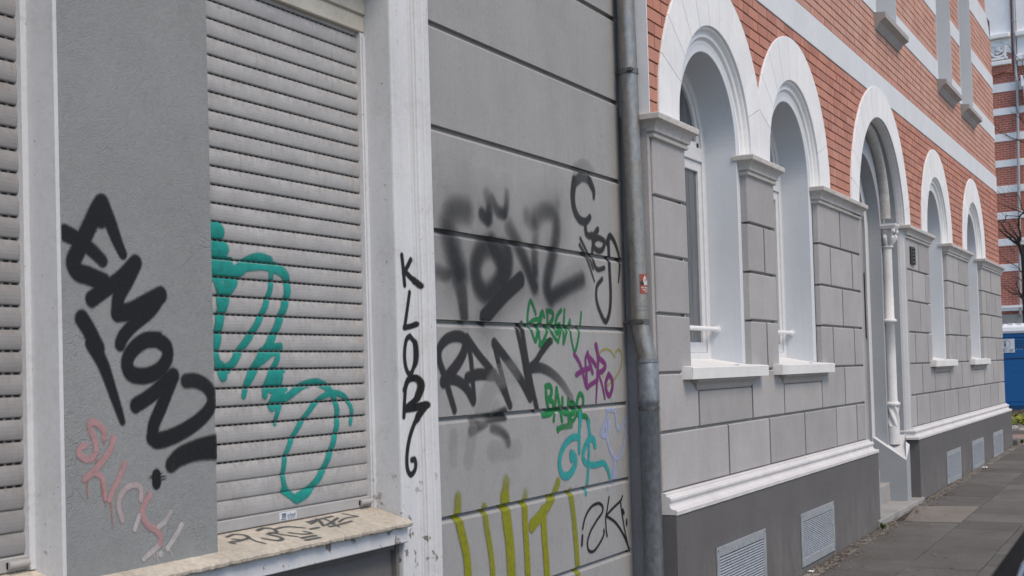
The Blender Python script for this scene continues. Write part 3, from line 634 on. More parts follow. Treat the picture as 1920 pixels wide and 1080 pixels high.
SG = lambda *p: Zm(400, 920, 5.05, *p); w = .0125
graffiti('dark marker scribbles on the worn window sill', wsill, [
    (SG((130,442),(200,418),(300,425),(335,450),(240,480),(160,492),(205,505)), w), (SG((310,435),(400,480),(485,502)), w), (SG((180,462),(280,470)), w*.8), (SG((420,380),(480,358),(560,365),(600,395),(520,415),(620,440),(655,462),(600,475),(470,455)), w*1.2), (SG((540,400),(660,420),(800,440)), w*.9), (SG((590,365),(700,345),(860,356)), w), (SG((720,402),(850,415),(930,405),(860,388)), w),
    (SG((835,452),(970,428)), w*1.2), (SG((880,472),(1012,448)), w*1.2), (SG((890,302),(1000,275),(1130,245)), w), (SG((920,318),(1000,285),(1040,335)), w), (SG((980,270),(1060,330),(1180,262)), w), (SG((1040,265),(1150,312)), w), (SG((1100,345),(1190,325),(1310,292)), w), (SG((1120,312),(1190,345)), w), (SG((920,368),(1000,352)), w), (SG((1230,222),(1370,245)), w*.8), (SG((1370,245),(1250,265),(1190,300)), w*.8)],
    (.07,.075,.08), sill_uv, sill_xyz, res=.003, alpha=.85, clip=(3.49, 4.6, .095, .27))

# ================================================================== THE BRICK HOUSE
bh = tag(empty('brick_house'), 'red brick house with white arched windows and grey rusticated ground floor', 'house')
def bp(mb, name, mats, parent=None): return mb.build(name, mats, parent or bh)
XL, XR = 7.23, 22.88
WIN = [(8.46, 3.13), (10.42, 3.13), (16.97, 3.13), (20.05, 3.13)]
RO, RI = 1.09, .745
DOOR = (13.73, 2.98); DRO, DRI = 1.43, 1.12
def arch_path(cx, cz, z0, n=40):
    P = [('leg', 1, z0)]+[('arc', math.pi*i/n) for i in range(n+1)]+[('leg', -1, z0)]
    return P
def sweep_arch(mb, cx, cz, z0, prof, n=40, mat=0):
    rows = []
    for p in arch_path(cx, cz, z0, n):
        if p[0] == 'leg': rows.append([(cx+p[1]*r, y, p[2]) for r, y in prof])
        else: rows.append([(cx+r*math.cos(p[1]), y, cz+r*math.sin(p[1])) for r, y in prof])
    mb.grid(rows, smooth=False, mat=mat)
def voussoirs(mb, cx, cz, z0, ri, ro, nst, y0=-.012, y1=.012, xclip=None, a_first=20):
    edges = [-1]+[R(a_first+(180-2*a_first)*i/nst) for i in range(nst+1)]+[math.pi+1]
    def rout(a):
        r = ro
        if xclip is not None and math.cos(a)*xclip[1] > 1e-6: r = min(r, (xclip[0]-cx)/math.cos(a))
        return r
    for i in range(len(edges)-1):
        a0, a1 = edges[i], edges[i+1]; g = .0024; rnd = random.random()
        A0 = 0 if a0 < 0 else a0; A1 = math.pi if a1 > math.pi else a1
        pts = []
        K_ = max(3, int((A1-A0)/R(4)))
        for j in range(K_+1):
            a = A0+(A1-A0)*j/K_
            da = 0
            for (r, lst) in ((ri, 'i'), (rout(a), 'o')):
                aa = a
                if j == 0 and a0 > 0: aa = a+g/r
                if j == K_ and a1 < math.pi: aa = a-g/r
                pts.append((cx+r*math.cos(aa), cz+r*math.sin(aa)))
        inner = pts[0::2]; outer = pts[1::2]
        if a0 < 0: inner = [(cx+ri, z0)]+inner; outer = [(cx+min(ro, (xclip[0]-cx) if xclip and xclip[1] > 0 else ro), z0)]+outer
        if a1 > math.pi: inner = inner+[(cx-ri, z0)]; outer = outer+[(cx-min(ro, (cx-xclip[0]) if xclip and xclip[1] < 0 else ro), z0)]
        b = .002
        rows = []
        for (xi, zi), (xo, zo) in zip(inner, outer):
            dx, dz = xo-xi, zo-zi; l = math.hypot(dx, dz); ux, uz = dx/l*b, dz/l*b
            rows.append([(xi, y1, zi), (xi, y0+b, zi), (xi+ux, y0, zi+uz), (xo-ux, y0, zo-uz), (xo, y0+b, zo), (xo, y1, zo)])
        mb.grid(rows, smooth=False, rnd=rnd)
        mb.add(rows[0], [tuple(range(6))], 0, rnd); mb.add(rows[-1], [tuple(range(6))[::-1]], 0, rnd)
    # backing in the joints
    sweep_arch(mb, cx, cz, z0, [(ri+.004, .006), ((ro if xclip is None else ro*.86)-.01, .006)])
# ---- brick wall: real bricks on a mortar bed
WZ0 = 3.102
SPANS = [(WZ0, 4.312, 15), (4.580, 5.182, 8), (5.432, 6.012, 7), (6.236, 6.812, 7), (7.15, 8.9, 21)]
UW = [(13.74, 14.80), (17.45, 18.55), (19.36, 20.44)]
UZ0, UZ1 = 5.19, 7.6
def xr_at(z): return 22.80 if z < 7.15 else 22.26
arcs = [(c[0], c[1], RO) for c in WIN]+[(DOOR[0], DOOR[1], DRO)]
def inside_arch(x, z):
    for cx, cz, r in arcs:
        r2 = r-.022
        if (z < cz and abs(x-cx) < r2) or math.hypot(x-cx, z-cz) < r2: return True
    return False
mb = MB()
for z0, z1, n in SPANS:
    h = (z1-z0)/n
    for i in range(n):
        za, zb = z0+i*h+.0045, z0+(i+1)*h-.0045
        ints = [(XL+.008, xr_at(za))]
        for (a, b) in UW:
            if zb > UZ0 and za < UZ1:
                new = []
                for (p, q) in ints:
                    if b <= p or a >= q: new.append((p, q)); continue
                    if a > p: new.append((p, a))
                    if b < q: new.append((b, q))
                ints = new
        for (p, q) in ints:
            x = p; run = 0; typ = random.random() < .5
            x -= random.choice((0, .06, .12))
            while x < q-.01:
                if run <= 0: typ = not typ; run = random.choice((1, 1, 2, 3)) if typ else random.choice((1, 2, 2, 3, 4))
                w = (.243 if typ else .118)+random.uniform(-.004, .004); run -= 1
                xa, xb = max(x, p)+.0052, min(x+w, q)-.0052
                x += w
                if xb-xa < .02: continue
                if all(inside_arch(X, Z_) for X in (xa, xb) for Z_ in (za, zb)): continue
                if any(cx-r*.80 < xa and xb < cx+r*.80 and zb < cz for cx, cz, r in arcs): continue
                y = random.uniform(-.0012, .0018); t = random.uniform(-.0008, .0008)
                mb.bev(xa, xb, y, .02, za+t, zb+t, .0022, 0, random.random())
bwall = bp(mb, 'brick_wall', M['brick'])
# mortar bed with the arch and window holes, and the solid of the house behind
def arch_hole(cx, cz, r, z0, n=24):
    return [(cx+r, z0)]+[(cx+r*math.cos(math.pi*i/n), cz+r*math.sin(math.pi*i/n)) for i in range(n+1)]+[(cx-r, z0)]
mb = MB()
loops = [[(XL+.003, WZ0)]]
outer = [(XL+.003, WZ0)]
for cx, cz, r in sorted(arcs): 
    rr = r-.12 if r < 1.2 else 1.25
    if abs(cx-10.42) < .01: pass
    outer += arch_hole(cx, cz, (.86 if r < 1.2 else 1.25), WZ0)[::-1]
outer += [(xr_at(4)-.004, WZ0), (xr_at(4)-.004, 7.15), (22.256, 7.15), (22.256, 8.9), (XL+.003, 8.9)]
holes = [[(a-.004, UZ0), (b+.004, UZ0), (b+.004, UZ1), (a-.004, UZ1)] for a, b in UW]
polys = [[Vector((x, z, 0)) for x, z in outer]]+[[Vector((x, z, 0)) for x, z in h] for h in holes]
flat = [p for pl in polys for p in pl]
tri = tessellate_polygon(polys)
mb.add([(p[0], .0075, p[1]) for p in flat], tri)
bp(mb, 'mortar_bed', M['mortar'])
mb = MB(); mb.box(XL, 22.25, .36, 9.0, -.6, 8.9); mb.box(22.25, 22.80, .36, 9.0, -.6, 7.15)
# solid wall between openings (ground floor openings kept clear from y .02 to .36)
op = [(c[0]-.742, c[0]+.742, 1.55, c[1]+.72) for c in WIN]+[(12.66, 14.84, -.6, 4.11)]
xs_ = XL+.001
for a, b, z0, z1 in sorted(op):
    mb.box(xs_, a, .022, .36, -.6, 4.3)
    if z0 > 0: mb.box(a, b, .022, .36, -.6, z0)
    xs_ = b
mb.box(xs_, 22.79, .022, .36, -.6, 4.3)
xs_ = XL+.001
for a, b in UW: mb.box(xs_, a-.003, .022, .36, 4.3, 7.6); xs_ = b+.003
mb.box(xs_, 22.24, .022, .36, 4.3, 7.6); mb.box(22.24, 22.79, .022, .36, 4.3, 7.14); mb.box(XL+.001, 22.24, .022, .36, 7.6, 8.9)
for a, b in UW: mb.box(a-.003, b+.003, .022, .36, 4.3, UZ0-.16)
bp(mb, 'inner_wall', M['groove'])
# painted left return beside the downpipe
mb = MB(); mb.box(7.2265, 7.2395, -.002, .36, 3.10, 8.9); bp(mb, 'corner_strip', M['band'])
# painted bands
for i, (z0, z1, xr) in enumerate(((4.314, 4.578, 22.80), (5.184, 5.430, 22.82), (6.014, 6.234, 22.82), (6.814, 7.148, 22.80))):
    segs = [(7.2397, xr)]
    if z0 > UZ0-.01 or i >= 1:
        segs = []; x = 7.2397
        for a, b in UW: segs.append((x, a)); x = b
        segs.append((x, xr))
    mb = MB()
    if i == 3:
        for a, b in segs[:-1]: mb.bev(a, b, -.006, .02, z0, z1, .004)
        a, b = segs[-1]
        mb.prism([(a, z0), (22.66, z0), (22.52, z0+.18), (22.30, z1), (a, z1)], -.006, .02)
    else:
        for a, b in segs: mb.bev(a, b, -.006, .02, z0, z1, .004)
    bp(mb, 'band', M['band'])
# ---- rusticated ground floor
GZ = [2.966, 2.622, 2.270, 1.922, 1.568, 1.218, .870]
def row_blocks(mb, r, x0, x1, joints, zt=None, zb=None):
    z1 = (GZ[r] if zt is None else zt)-(.008 if r > 0 else 0); z0 = (GZ[r+1] if zb is None else zb)+.008
    e = [x0]+sorted(joints)+[x1]
    for a, b in zip(e[:-1], e[1:]):
        g0 = 0 if a == x0 else .0085; g1 = 0 if b == x1 else .0085
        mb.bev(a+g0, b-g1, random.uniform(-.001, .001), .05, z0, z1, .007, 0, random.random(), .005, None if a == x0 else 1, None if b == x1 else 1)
PIERS = [(7.240, 7.82, [[], [], [], []]), (9.105, 9.775, [[], [9.48], [], [9.48]]), (11.10, 12.652, [[11.86], [11.475, 12.29], [11.87], [11.48, 12.28]]),
         (14.872, 16.33, [[15.635], [15.22, 16.01], [15.65], [15.27, 16.05]]), (17.61, 19.41, [[18.53], [18.07, 19.0], [18.52], [18.08, 18.99]]), (20.69, XR, [[21.69], [21.11, 22.17], [21.58], [21.10, 22.02]])]
for k, (x0, x1, J_) in enumerate(PIERS):
    mb = MB()
    for r in range(4): row_blocks(mb, r, x0+(.03 if k == 0 else 0), x1, J_[r])
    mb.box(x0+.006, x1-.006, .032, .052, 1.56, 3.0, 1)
    if k == 0: mb.bev(7.2285, 7.262, .012, .30, -.2, 2.966, .006)
    bp(mb, 'pier', [M['block'], M['joint_shade']])
def base_wall(x0, x1, j5, j6, sills):
    mb = MB()
    e = [x0]+sorted(j5)+[x1]
    for a, b in zip(e[:-1], e[1:]):
        top = 1.568-.006
        for (s0, s1) in sills:
            if a >= s0-.02 and b <= s1+.02: top = 1.448
        g0 = 0 if a == x0 else .0085; g1 = 0 if b == x1 else .0085
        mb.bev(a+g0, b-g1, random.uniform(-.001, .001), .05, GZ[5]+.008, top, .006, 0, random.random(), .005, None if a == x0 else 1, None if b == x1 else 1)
    e = [x0]+sorted(j6)+[x1]
    for a, b in zip(e[:-1], e[1:]):
        g0 = 0 if a == x0 else .0085; g1 = 0 if b == x1 else .0085
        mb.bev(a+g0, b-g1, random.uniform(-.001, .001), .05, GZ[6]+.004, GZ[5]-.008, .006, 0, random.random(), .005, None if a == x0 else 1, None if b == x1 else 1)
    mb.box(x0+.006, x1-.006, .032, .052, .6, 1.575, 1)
    bp(mb, 'base_wall', [M['block'], M['joint_shade']])
S_ = [(7.94, 9.07), (9.885, 11.03), (16.44, 17.54), (19.50, 20.62)]
base_wall(7.27, 12.652, [S_[0][0], S_[0][1], S_[1][0], S_[1][1], 11.856], [8.51, 9.47, 10.45, 11.49, 12.27], S_[:2])
base_wall(14.872, XR, [15.63, S_[2][0], S_[2][1], 18.52, S_[3][0], S_[3][1], 21.6], [15.22, 16.03, 17.05, 18.12, 19.06, 20.11, 21.19, 22.1], S_[2:])
# imposts
IP = [(0.000, 2.958), (.006, 2.960), (.018, 2.966), (.020, 2.982), (.012, 2.987), (.012, 2.992), (.028, 2.998), (.030, 3.008), (.030, 3.014), (.036, 3.030), (.047, 3.045), (.062, 3.056), (.070, 3.060), (.0735, 3.064), (.0745, 3.092), (.071, 3.0985), (.03, 3.1015), (0, 3.1015)]
def return_sweep(mb, prof, x0, x1, yb, left=True, right=True, n=14):
    rows = []
    for o, z in prof:
        xa = x0-o if left else x0; xb = x1+o if right else x1
        row = []
        row += [(xa, yb, z)]
        row += [(xa+(xb-xa)*i/n, -o+(.0012*math.sin(i*2.3+z*60) if 0 < i < n else 0), z) for i in range(n+1)]
        row += [(xb, yb, z)]
        rows.append(row)
    mb.grid(rows, smooth=False)
    mb.add([r[0] for r in rows], [tuple(range(len(rows)))]); mb.add([r[-1] for r in rows], [tuple(range(len(rows)))[::-1]])
    mb.add(rows[-1], [tuple(range(len(rows[-1])))])
for k, (x0, x1, _) in enumerate(PIERS):
    mb = MB(); return_sweep(mb, IP, x0 if k else 7.262, x1, .08 if k else .16); bp(mb, 'impost', M['impost'])
# plinth, moulding and cellar vents
PM = [(.082, .738), (.089, .740), (.090, .762), (.084, .769), (.064, .772), (.050, .779), (.043, .792), (.042, .804), (.048, .813), (.053, .822), (.052, .834), (.043, .843), (.030, .847), (.025, .848), (.022, .853), (.022, .862), (.012, .866), (0, .867)]
for (x0, x1, lft, rgt) in ((7.247, 12.655, False, True), (14.83, XR, True, True)):
    mb = MB(); mb.box(x0, x1+.08 if rgt else x1, -.082, .10, -.6, .742); bp(mb, 'plinth', M['plinth'])
    mb = MB(); return_sweep(mb, PM, x0 if not lft else x0+.04, x1, .12, lft, rgt, 60); bp(mb, 'plinth_moulding', M['moulding'])
def vent(x0, x1, z0, z1):
    mb = MB(); y = -.082
    mb.box(x0, x1, y-.002, y+.01, z0, z1, 1)
    t = .045; tp = .062
    for a in ((x0, x0+t, z0, z1), (x1-t, x1, z0, z1), (x0+t, x1-t, z1-tp, z1), (x0+t, x1-t, z0, z0+tp)): mb.bev(a[0], a[1], y-.012, y, a[2], a[3], .0015)
    n = 20; h = (z1-z0-2*tp)/n
    for i in range(n):
        z = z0+tp+i*h
        mb.add([(x0+t, y-.010, z+.001), (x1-t, y-.010, z+.001), (x1-t, y-.004, z+h*.52), (x0+t, y-.004, z+h*.52), (x0+t, y-.0115, z), (x1-t, y-.0115, z)], [(0,1,2,3), (4,5,1,0)])
    for sx in (x0+.015, x1-.015):
        for sz in (z0+.02, z1-.02): mb.lathe([(.005, 0), (.005, .001)], 0, 0, 8) if False else mb.box(sx-.004, sx+.004, y-.0145, y-.011, sz-.004, sz+.004, 1)
    return bp(mb, 'vent_grille', [M['vent'], M['vent_dark']])
for a in ((7.926, 8.975, -.02, .462), (9.905, 10.92, .055, .458), (16.52, 17.56, .092, .488), (18.55, 19.61, .098, .496), (20.625, 21.69, .10, .498)): vent(*a)
# ---- arched windows
def window(cx, cz, xclip=None):
    w = bp(MB(), 'window', M['pvc']) if False else None
    mb = MB(); voussoirs(mb, cx, cz, 3.1016, RI, RO, 9, xclip=xclip)
    bp(mb, 'arch_surround', M['white'])
    mb = MB()
    sweep_arch(mb, cx, cz, 3.1017, [(RI+.001, -.009), (RI-.001, .006), (.728, .008), (.722, .016), (.714, .030), (.702, .036), (.694, .034), (.686, .028), (.678, .029), (.671, .036), (.666, .046), (.660, .050), (.64, .050)])
    bp(mb, 'arch_moulding', M['white'])
    mb = MB()
    sweep_arch(mb, cx, cz, 1.59, [(.668, .0515), (.587, .0515), (.583, .0545), (.583, .32)], 48)
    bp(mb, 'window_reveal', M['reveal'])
    # frame, sashes, glass
    fr = MB(); y0 = .285
    sweep_arch(fr, cx, cz, 1.62, [(.583, y0), (.535, y0), (.530, y0+.006), (.530, y0+.02), (.512, y0+.02), (.512, y0+.06)], 40)
    fr.bev(cx-.53, cx+.53, y0, y0+.06, 3.06, 3.16, .005); fr.bev(cx-.53, cx+.53, y0+.004, y0+.06, 1.62, 1.70, .004); fr.bev(cx-.045, cx+.045, y0+.008, y0+.06, 1.70, 3.06, .004)
    fo = bp(fr, 'window', M['pvc'])
    sa = MB()
    for a, b in ((cx-.525, cx-.047), (cx+.047, cx+.525)):
        for q in ((a, a+.06, 1.70, 3.06), (b-.06, b, 1.70, 3.06), (a+.06, b-.06, 1.70, 1.775), (a+.06, b-.06, 2.99, 3.06)): sa.bev(q[0], q[1], y0+.014, y0+.05, q[2], q[3], .004)
    n = 28
    ro_, ri_ = .512, .455
    rows = [[(cx+r*math.cos(math.pi*i/n), y, cz+.035+r*math.sin(math.pi*i/n)*.985) for r, y in ((ro_, y0+.016), (ri_, y0+.016), (ri_, y0+.05))] for i in range(n+1)]
    sa.grid(rows, smooth=False); sa.bev(cx-.5, cx+.5, y0+.016, y0+.05, 3.16, 3.20, .003)
    sa.build('sash', M['pvc'], fo)
    gl = MB(); gl.prism([(cx+.52*math.cos(math.pi*i/24), cz+.52*math.sin(math.pi*i/24)) for i in range(25)]+[(cx-.52, 1.68), (cx+.52, 1.68)], y0+.034, y0+.05)
    gl.build('glass', M['glass'], fo)
    ra = MB(); ra.tube([(cx-.575, .235, 1.868), (cx+.575, .235, 1.868)], .0165, 14)
    for s in (-1, 1):
        ra.tube([(cx+s*.583, .235, 1.868), (cx+s*.562, .235, 1.868)], .026, 16); ra.box(cx+s*.572-.006, cx+s*.572+.006, .229, .241, 1.842, 1.86)
    ra.build('safety_rail', M['rail'], fo)
    # sill slab and the moulding below
    a, b = (cx-.805, cx+.805)
    sl = MB()
    z1 = 1.600
    sl.add([(a, -.066, 1.526), (b, -.066, 1.526), (b, .04, 1.526), (a, .04, 1.526), (a, -.068, z1-.004), (b, -.068, z1-.004), (b, .04, z1+.012), (a, .04, z1+.012), (a+.003, -.064, z1), (b-.003, -.064, z1)],
           [(0,1,5,4), (1,2,6,9,5), (3,0,4,8,7), (4,5,9,8), (8,9,6,7), (3,2,1,0), (2,3,7,6)])
    sl.add([(cx-.583, .038, z1+.0118), (cx+.583, .038, z1+.0118), (cx+.583, .32, z1+.062), (cx-.583, .32, z1+.062)], [(0,1,2,3)])
    sl.box(cx+.22, cx+.30, -.012, .006, z1+.004, z1+.0095, 1)
    so_ = bp(sl, 'window_sill', [M['sill'], M['dark']])
    mo = MB()
    c0, c1 = cx-.565, cx+.565
    PR = [(.0, 1.452), (.004, 1.456), (.010, 1.466), (.012, 1.476), (.018, 1.488), (.030, 1.500), (.046, 1.510), (.050, 1.526)]
    rows = []
    for o, z in PR:
        k2 = o*1.9
        rows.append([(c0-k2, .04, z), (c0-k2, -o, z), (c1+k2, -o, z), (c1+k2, .04, z)])
    mo.grid(rows, smooth=False)
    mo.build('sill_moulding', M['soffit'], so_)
window(*WIN[0], xclip=(9.44, 1)); window(*WIN[1], xclip=(9.44, -1)); window(*WIN[2]); window(*WIN[3])
# ---- upper windows
for a, b in UW:
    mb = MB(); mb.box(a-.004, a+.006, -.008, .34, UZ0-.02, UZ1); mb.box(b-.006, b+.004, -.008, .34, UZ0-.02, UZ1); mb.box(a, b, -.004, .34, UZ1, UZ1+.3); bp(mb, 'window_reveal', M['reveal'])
    fr = MB(); y0 = .27
    for q in ((a, a+.07, UZ0, UZ1), (b-.07, b, UZ0, UZ1), (a+.07, b-.07, UZ0, UZ0+.09), (a+.07, b-.07, UZ1-.08, UZ1), ((a+b)/2-.05, (a+b)/2+.05, UZ0+.09, UZ1-.08)): fr.bev(q[0], q[1], y0, .34, q[2], q[3], .005)
    fo = bp(fr, 'window', M['pvc'])
    gl = MB(); gl.box(a+.05, b-.05, y0+.03, y0+.05, UZ0+.05, UZ1-.05); gl.build('glass', M['glass'], fo)
    sl = MB(); x0, x1 = a-.085, b+.085
    sl.add([(x0+.0, .02, UZ0), (x1, .02, UZ0), (x1, -.118, UZ0-.012), (x0, -.118, UZ0-.012), (x0, -.118, UZ0-.068), (x1, -.118, UZ0-.068), (x1, -.10, UZ0-.075), (x0, -.10, UZ0-.075), (x0+.01, -.06, UZ0-.10), (x1-.01, -.06, UZ0-.10), (x1-.02, -.012, UZ0-.17), (x0+.02, -.012, UZ0-.17), (x1-.02, .02, UZ0-.17), (x0+.02, .02, UZ0-.17)],
           [(0,1,2,3), (3,2,5,4), (4,5,6,7), (7,6,9,8), (8,9,10,11), (11,10,12,13), (0,3,4,7,8,11,13), (1,12,10,9,6,5,2)])
    sl.add([(a, .02, UZ0+.001), (b, .02, UZ0+.001), (b, .30, UZ0+.03), (a, .30, UZ0+.03)], [(0,1,2,3)])
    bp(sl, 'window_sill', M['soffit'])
# ---- doorway
cx, cz = DOOR
mb = MB(); voussoirs(mb, cx, cz, 3.1016, DRI, DRO, 13, a_first=14, y0=-.016); bp(mb, 'arch_surround', M['white'])
mb = MB()
sweep_arch(mb, cx, cz, .76, [(1.1195, -.012), (1.119, .004), (1.11, .008), (1.095, .05), (1.092, .075)], 44); bp(mb, 'door_chamfer', M['jamb_pale'])
mb = MB()
sweep_arch(mb, cx, cz, .70, [(1.0935, .075), (1.0925, .195), (.80, .195), (.80, .325)], 44)
bp(mb, 'door_jamb', M['jamb_grey'])
mb = MB(); sweep_arch(mb, cx, cz, .20, [(.799, .325), (.672, .325), (.668, .330)], 44); bp(mb, 'door_lining', M['jamb_pale'])
mb = MB(); sweep_arch(mb, cx, cz, .20, [(.6685, .331), (.6685, .90)], 44); bp(mb, 'door_reveal', M['jamb_grey'])
mb = MB(); tp = []; 
for i in range(37):
    a = math.pi*i/36; tp.append((cx+.905*math.cos(a), .160, cz+.18+(.905+.0)*math.sin(a)*.985))
mb.tube(tp, .062, 16); bp(mb, 'arch_roll', M['torus'])
for s in (1, -1):
    kx, ky = cx+s*.915, .152
    pr = [(.064, .80), (.064, .898)]
    co_ = bp(MB(), 'column', M['column']) if False else None
    sh = MB(); r = .0535
    sh.lathe([(r+.004, 1.162), (r+.004, 1.175), (r, 1.19), (r, 1.6), (r*.985, 2.02), (r+.012, 2.025), (r+.022, 2.034), (r+.024, 2.046), (r+.020, 2.058), (r+.008, 2.064), (r*.985, 2.07), (r*.95, 2.5), (r*.93, 2.84)], kx, ky, 24)
    so_ = bp(sh, 'column', M['column'])
    ba = MB()
    ba.lathe([(.066, .70), (.066, .898)], kx, ky, 24)
    zz_ = list(np.linspace(.899, 1.112, 40)); ba.lathe([(.060, z) for z in zz_], kx, ky, 48, twist=(.16, 5, 34))
    ba.lathe([(.060, 1.108), (.072, 1.116), (.080, 1.126), (.082, 1.140), (.078, 1.152), (.066, 1.160), (.058, 1.163)], kx, ky, 24)
    ba.build('column_base', M['column'], so_)
    ca = MB()
    ca.lathe([(.051, 2.838), (.064, 2.842), (.070, 2.852), (.066, 2.862), (.052, 2.868), (.052, 2.90), (.058, 2.95), (.072, 3.00), (.092, 3.035)], kx, ky, 24)
    for i in range(8):                                           # leaves and volutes of the capital
        a = math.pi/4*i
        rr = .058 if i % 2 == 0 else .066
        pts = []
        for t_ in np.linspace(0, 1, 9):
            rad = rr+.05*t_**2+(.02*math.sin(t_*math.pi)); z = 2.875+.125*t_-(.03*max(0, t_-.75)/.25)
            pts.append((kx+rad*math.cos(a), ky+rad*math.sin(a), z))
        ca.tube(pts, [.012+.010*math.sin(t_*math.pi) for t_ in np.linspace(0.1, .95, 9)], 8)
        if i % 2: 
            c_ = (kx+.125*math.cos(a), ky+.125*math.sin(a), 3.018)
            rows = [[(c_[0]+.026*math.sin(u)*math.cos(v), c_[1]+.026*math.sin(u)*math.sin(v), c_[2]+.030*math.cos(u)) for v in np.linspace(0, 2*math.pi, 13)[:-1]] for u in np.linspace(.01, math.pi-.01, 9)]
            ca.grid(rows, True)
    q = .112
    ca.add([(kx+dx*w_, ky+dy*w_, z) for z, w_ in ((3.040, q*.92), (3.062, q), (3.075, q*1.06), (3.098, q*1.06)) for dx, dy in ((-1,-1), (1,-1), (1,1), (-1,1))],
           [(i*4+j, i*4+(j+1) % 4, i*4+4+(j+1) % 4, i*4+4+j) for i in range(3) for j in range(4)]+[(3,2,1,0), (12,13,14,15)])
    ca.build('capital', M['column'], so_)
    # pedestal with sloping, pointed top
    pe = MB(); X0 = cx+s*.672; X1 = cx+s*.88; X2 = cx+s*1.10
    V_ = [(X0, -.02, gz(14)-.1), (X1, -.02, gz(14)-.1), (X1, .02, gz(14)-.1), (X2, .06, gz(14)-.1), (X2, .34, gz(14)-.1), (X0, .34, gz(14)-.1),
          (X0, -.02, .545), (X1, -.02, .700), (X1, .02, .73), (X2, .06, .80), (X2, .34, .80), (X0, .34, .80)]
    Fc = [(0,1,7,6), (1,2,8,7), (2,3,9,8), (3,4,10,9), (4,5,11,10), (5,0,6,11)]
    pe.add(V_, Fc, 0); pe.add(V_, [(6,7,8), (6,8,9), (6,9,10,11)], 1)
    bp(pe, 'pedestal', [M['jamb_grey'], M['jamb_pale']])
st = MB(); st.bev(12.60, 14.90, -.105, .16, -.5, gz(13)+.062, .006); st.bev(13.05, 14.405, .16, .9, -.5, .305, .008)
bp(st, 'doorstep', M['step'])
dr = MB(); dr.box(13.05, 14.41, .88, .93, .3, 3.7)
do = bp(dr, 'door', M['door'])
pa = MB()
for x0, x1 in ((13.14, 13.68), (13.78, 14.32)):
    for z0, z1 in ((.45, 1.2), (1.3, 2.5)): pa.bev(x0, x1, .865, .885, z0, z1, .012)
pa.build('door_panel', M['door'], do)
hd = MB(); hd.tube([(13.70, .84, 1.30), (13.70, .84, 1.42)], .011, 10); hd.tube([(13.70, .88, 1.36), (13.70, .84, 1.36)], .008, 8); hd.build('handle', M['zinc'], do)
pn = MB(); pn.box(14.385, 14.402, .345, .395, 1.87, 2.57); pn.box(14.380, 14.3995, .336, .345, 1.87, 2.57, 1); pt = bp(pn, 'door_side_panel', [M['dark'], M['step']]); pt['label'] = 'narrow black upright panel in the door reveal'

# ---- dark cast plaque on the pier right of the door
pq = empty('wall_plaque'); tag(pq, 'small dark ornate metal plaque on the pier right of the door', 'plaque')
a0 = onY(1706.5, 462, -.01); a1 = onY(1715.5, 497, -.01)
b = MB(); b.bev(a0[0], a1[0], -.022, -.002, a1[1], a0[1], .004); b.build('plate', M['dark'], pq)
b = MB()
for i in range(5):
    z = a1[1]+(a0[1]-a1[1])*(i+.5)/5; xm = (a0[0]+a1[0])/2
    b.tube([(xm-.07, -.024, z-.012), (xm-.02, -.028, z+.014), (xm+.03, -.026, z-.008), (xm+.075, -.024, z+.012)], .009, 8)
    b.tube([(xm-.05, -.025, z+.014), (xm+.06, -.025, z-.014)], .006, 8)
b.build('relief', M['zinc_dark'], pq)

# ================================================================== DOWNPIPE in the corner
dp = tag(empty('downpipe'), 'metal rain downpipe between the grey house and the brick house', 'downpipe')
def pipe_pos(z):
    t = (z-1.9)/(3.8-1.9); return 7.163, .076+.026*max(min(t, 1.4), 0)
up = MB(); zs = np.linspace(1.86, 8.6, 20)
up.tube([(*pipe_pos(z), z) for z in zs[::-1]], .0525, 28)
upo = up.build('upper_pipe', M['zinc'], dp)
for z, h, e in ((2.37, .010, .0010), (1.945, .006, .0018), (1.968, .004, .002)):
    m_ = MB(); m_.tube([(*pipe_pos(z), z-h), (*pipe_pos(z), z+h)], .0525+e, 28)
    m_.build('pipe_seam', M['zinc'], upo)
bd = MB(); q0 = pipe_pos(1.86); bx, by = 7.168, .036
pth = [(q0[0], q0[1], 1.90), (q0[0], q0[1], 1.865), (q0[0], q0[1]-.003, 1.84), (q0[0]+.001, q0[1]-.014, 1.79), (bx-.002, by+.016, 1.735), (bx, by+.004, 1.69), (bx, by, 1.66), (bx, by, 1.60)]
bd.tube(pth, [.0535]*8, 28); bd.build('bend', M['zinc'], dp)
lo = MB(); lo.tube([(bx, by, 1.645), (bx, by, 1.638), (bx, by, 1.42), (bx, by, 1.40), (bx, by, 1.395), (bx, by, -.3)], [.0585, .0625, .0625, .0625, .0575, .0565], 28)
lo.tube([(bx, by, 1.655), (bx, by, 1.635)], .066, 28)
lo.build('standpipe', M['zinc_low'], dp)
def bracket(z, r, y, x):
    b = MB(); b.tube([(x, y, z-.015), (x, y, z+.015)], r+.006, 28, 0)
    b.tube([(x-.045, y-r*.75, z), (x-.075, y-r*.62, z)], .009, 10); b.box(x-.082, x-.05, y-r*.95, y-r*.45, z-.010, z+.010)
    b.tube([(x-.062, y-r*1.05, z), (x-.062, y-r*.3, z)], .006, 8); b.tube([(x, y+r, z), (x, .30, z)], .006, 8)
    b.build('bracket', M['zinc_dark'], dp)
bracket(3.345, .0525, pipe_pos(3.345)[1], 7.163); bracket(1.873, .054, q0[1], 7.163)
b = MB(); b.tube([(bx, by, 1.366), (bx, by, 1.378)], .063, 28); b.tube([(bx, by, 1.356), (bx, by, 1.366)], .060, 28); b.build('bracket', M['zinc_dark'], dp)
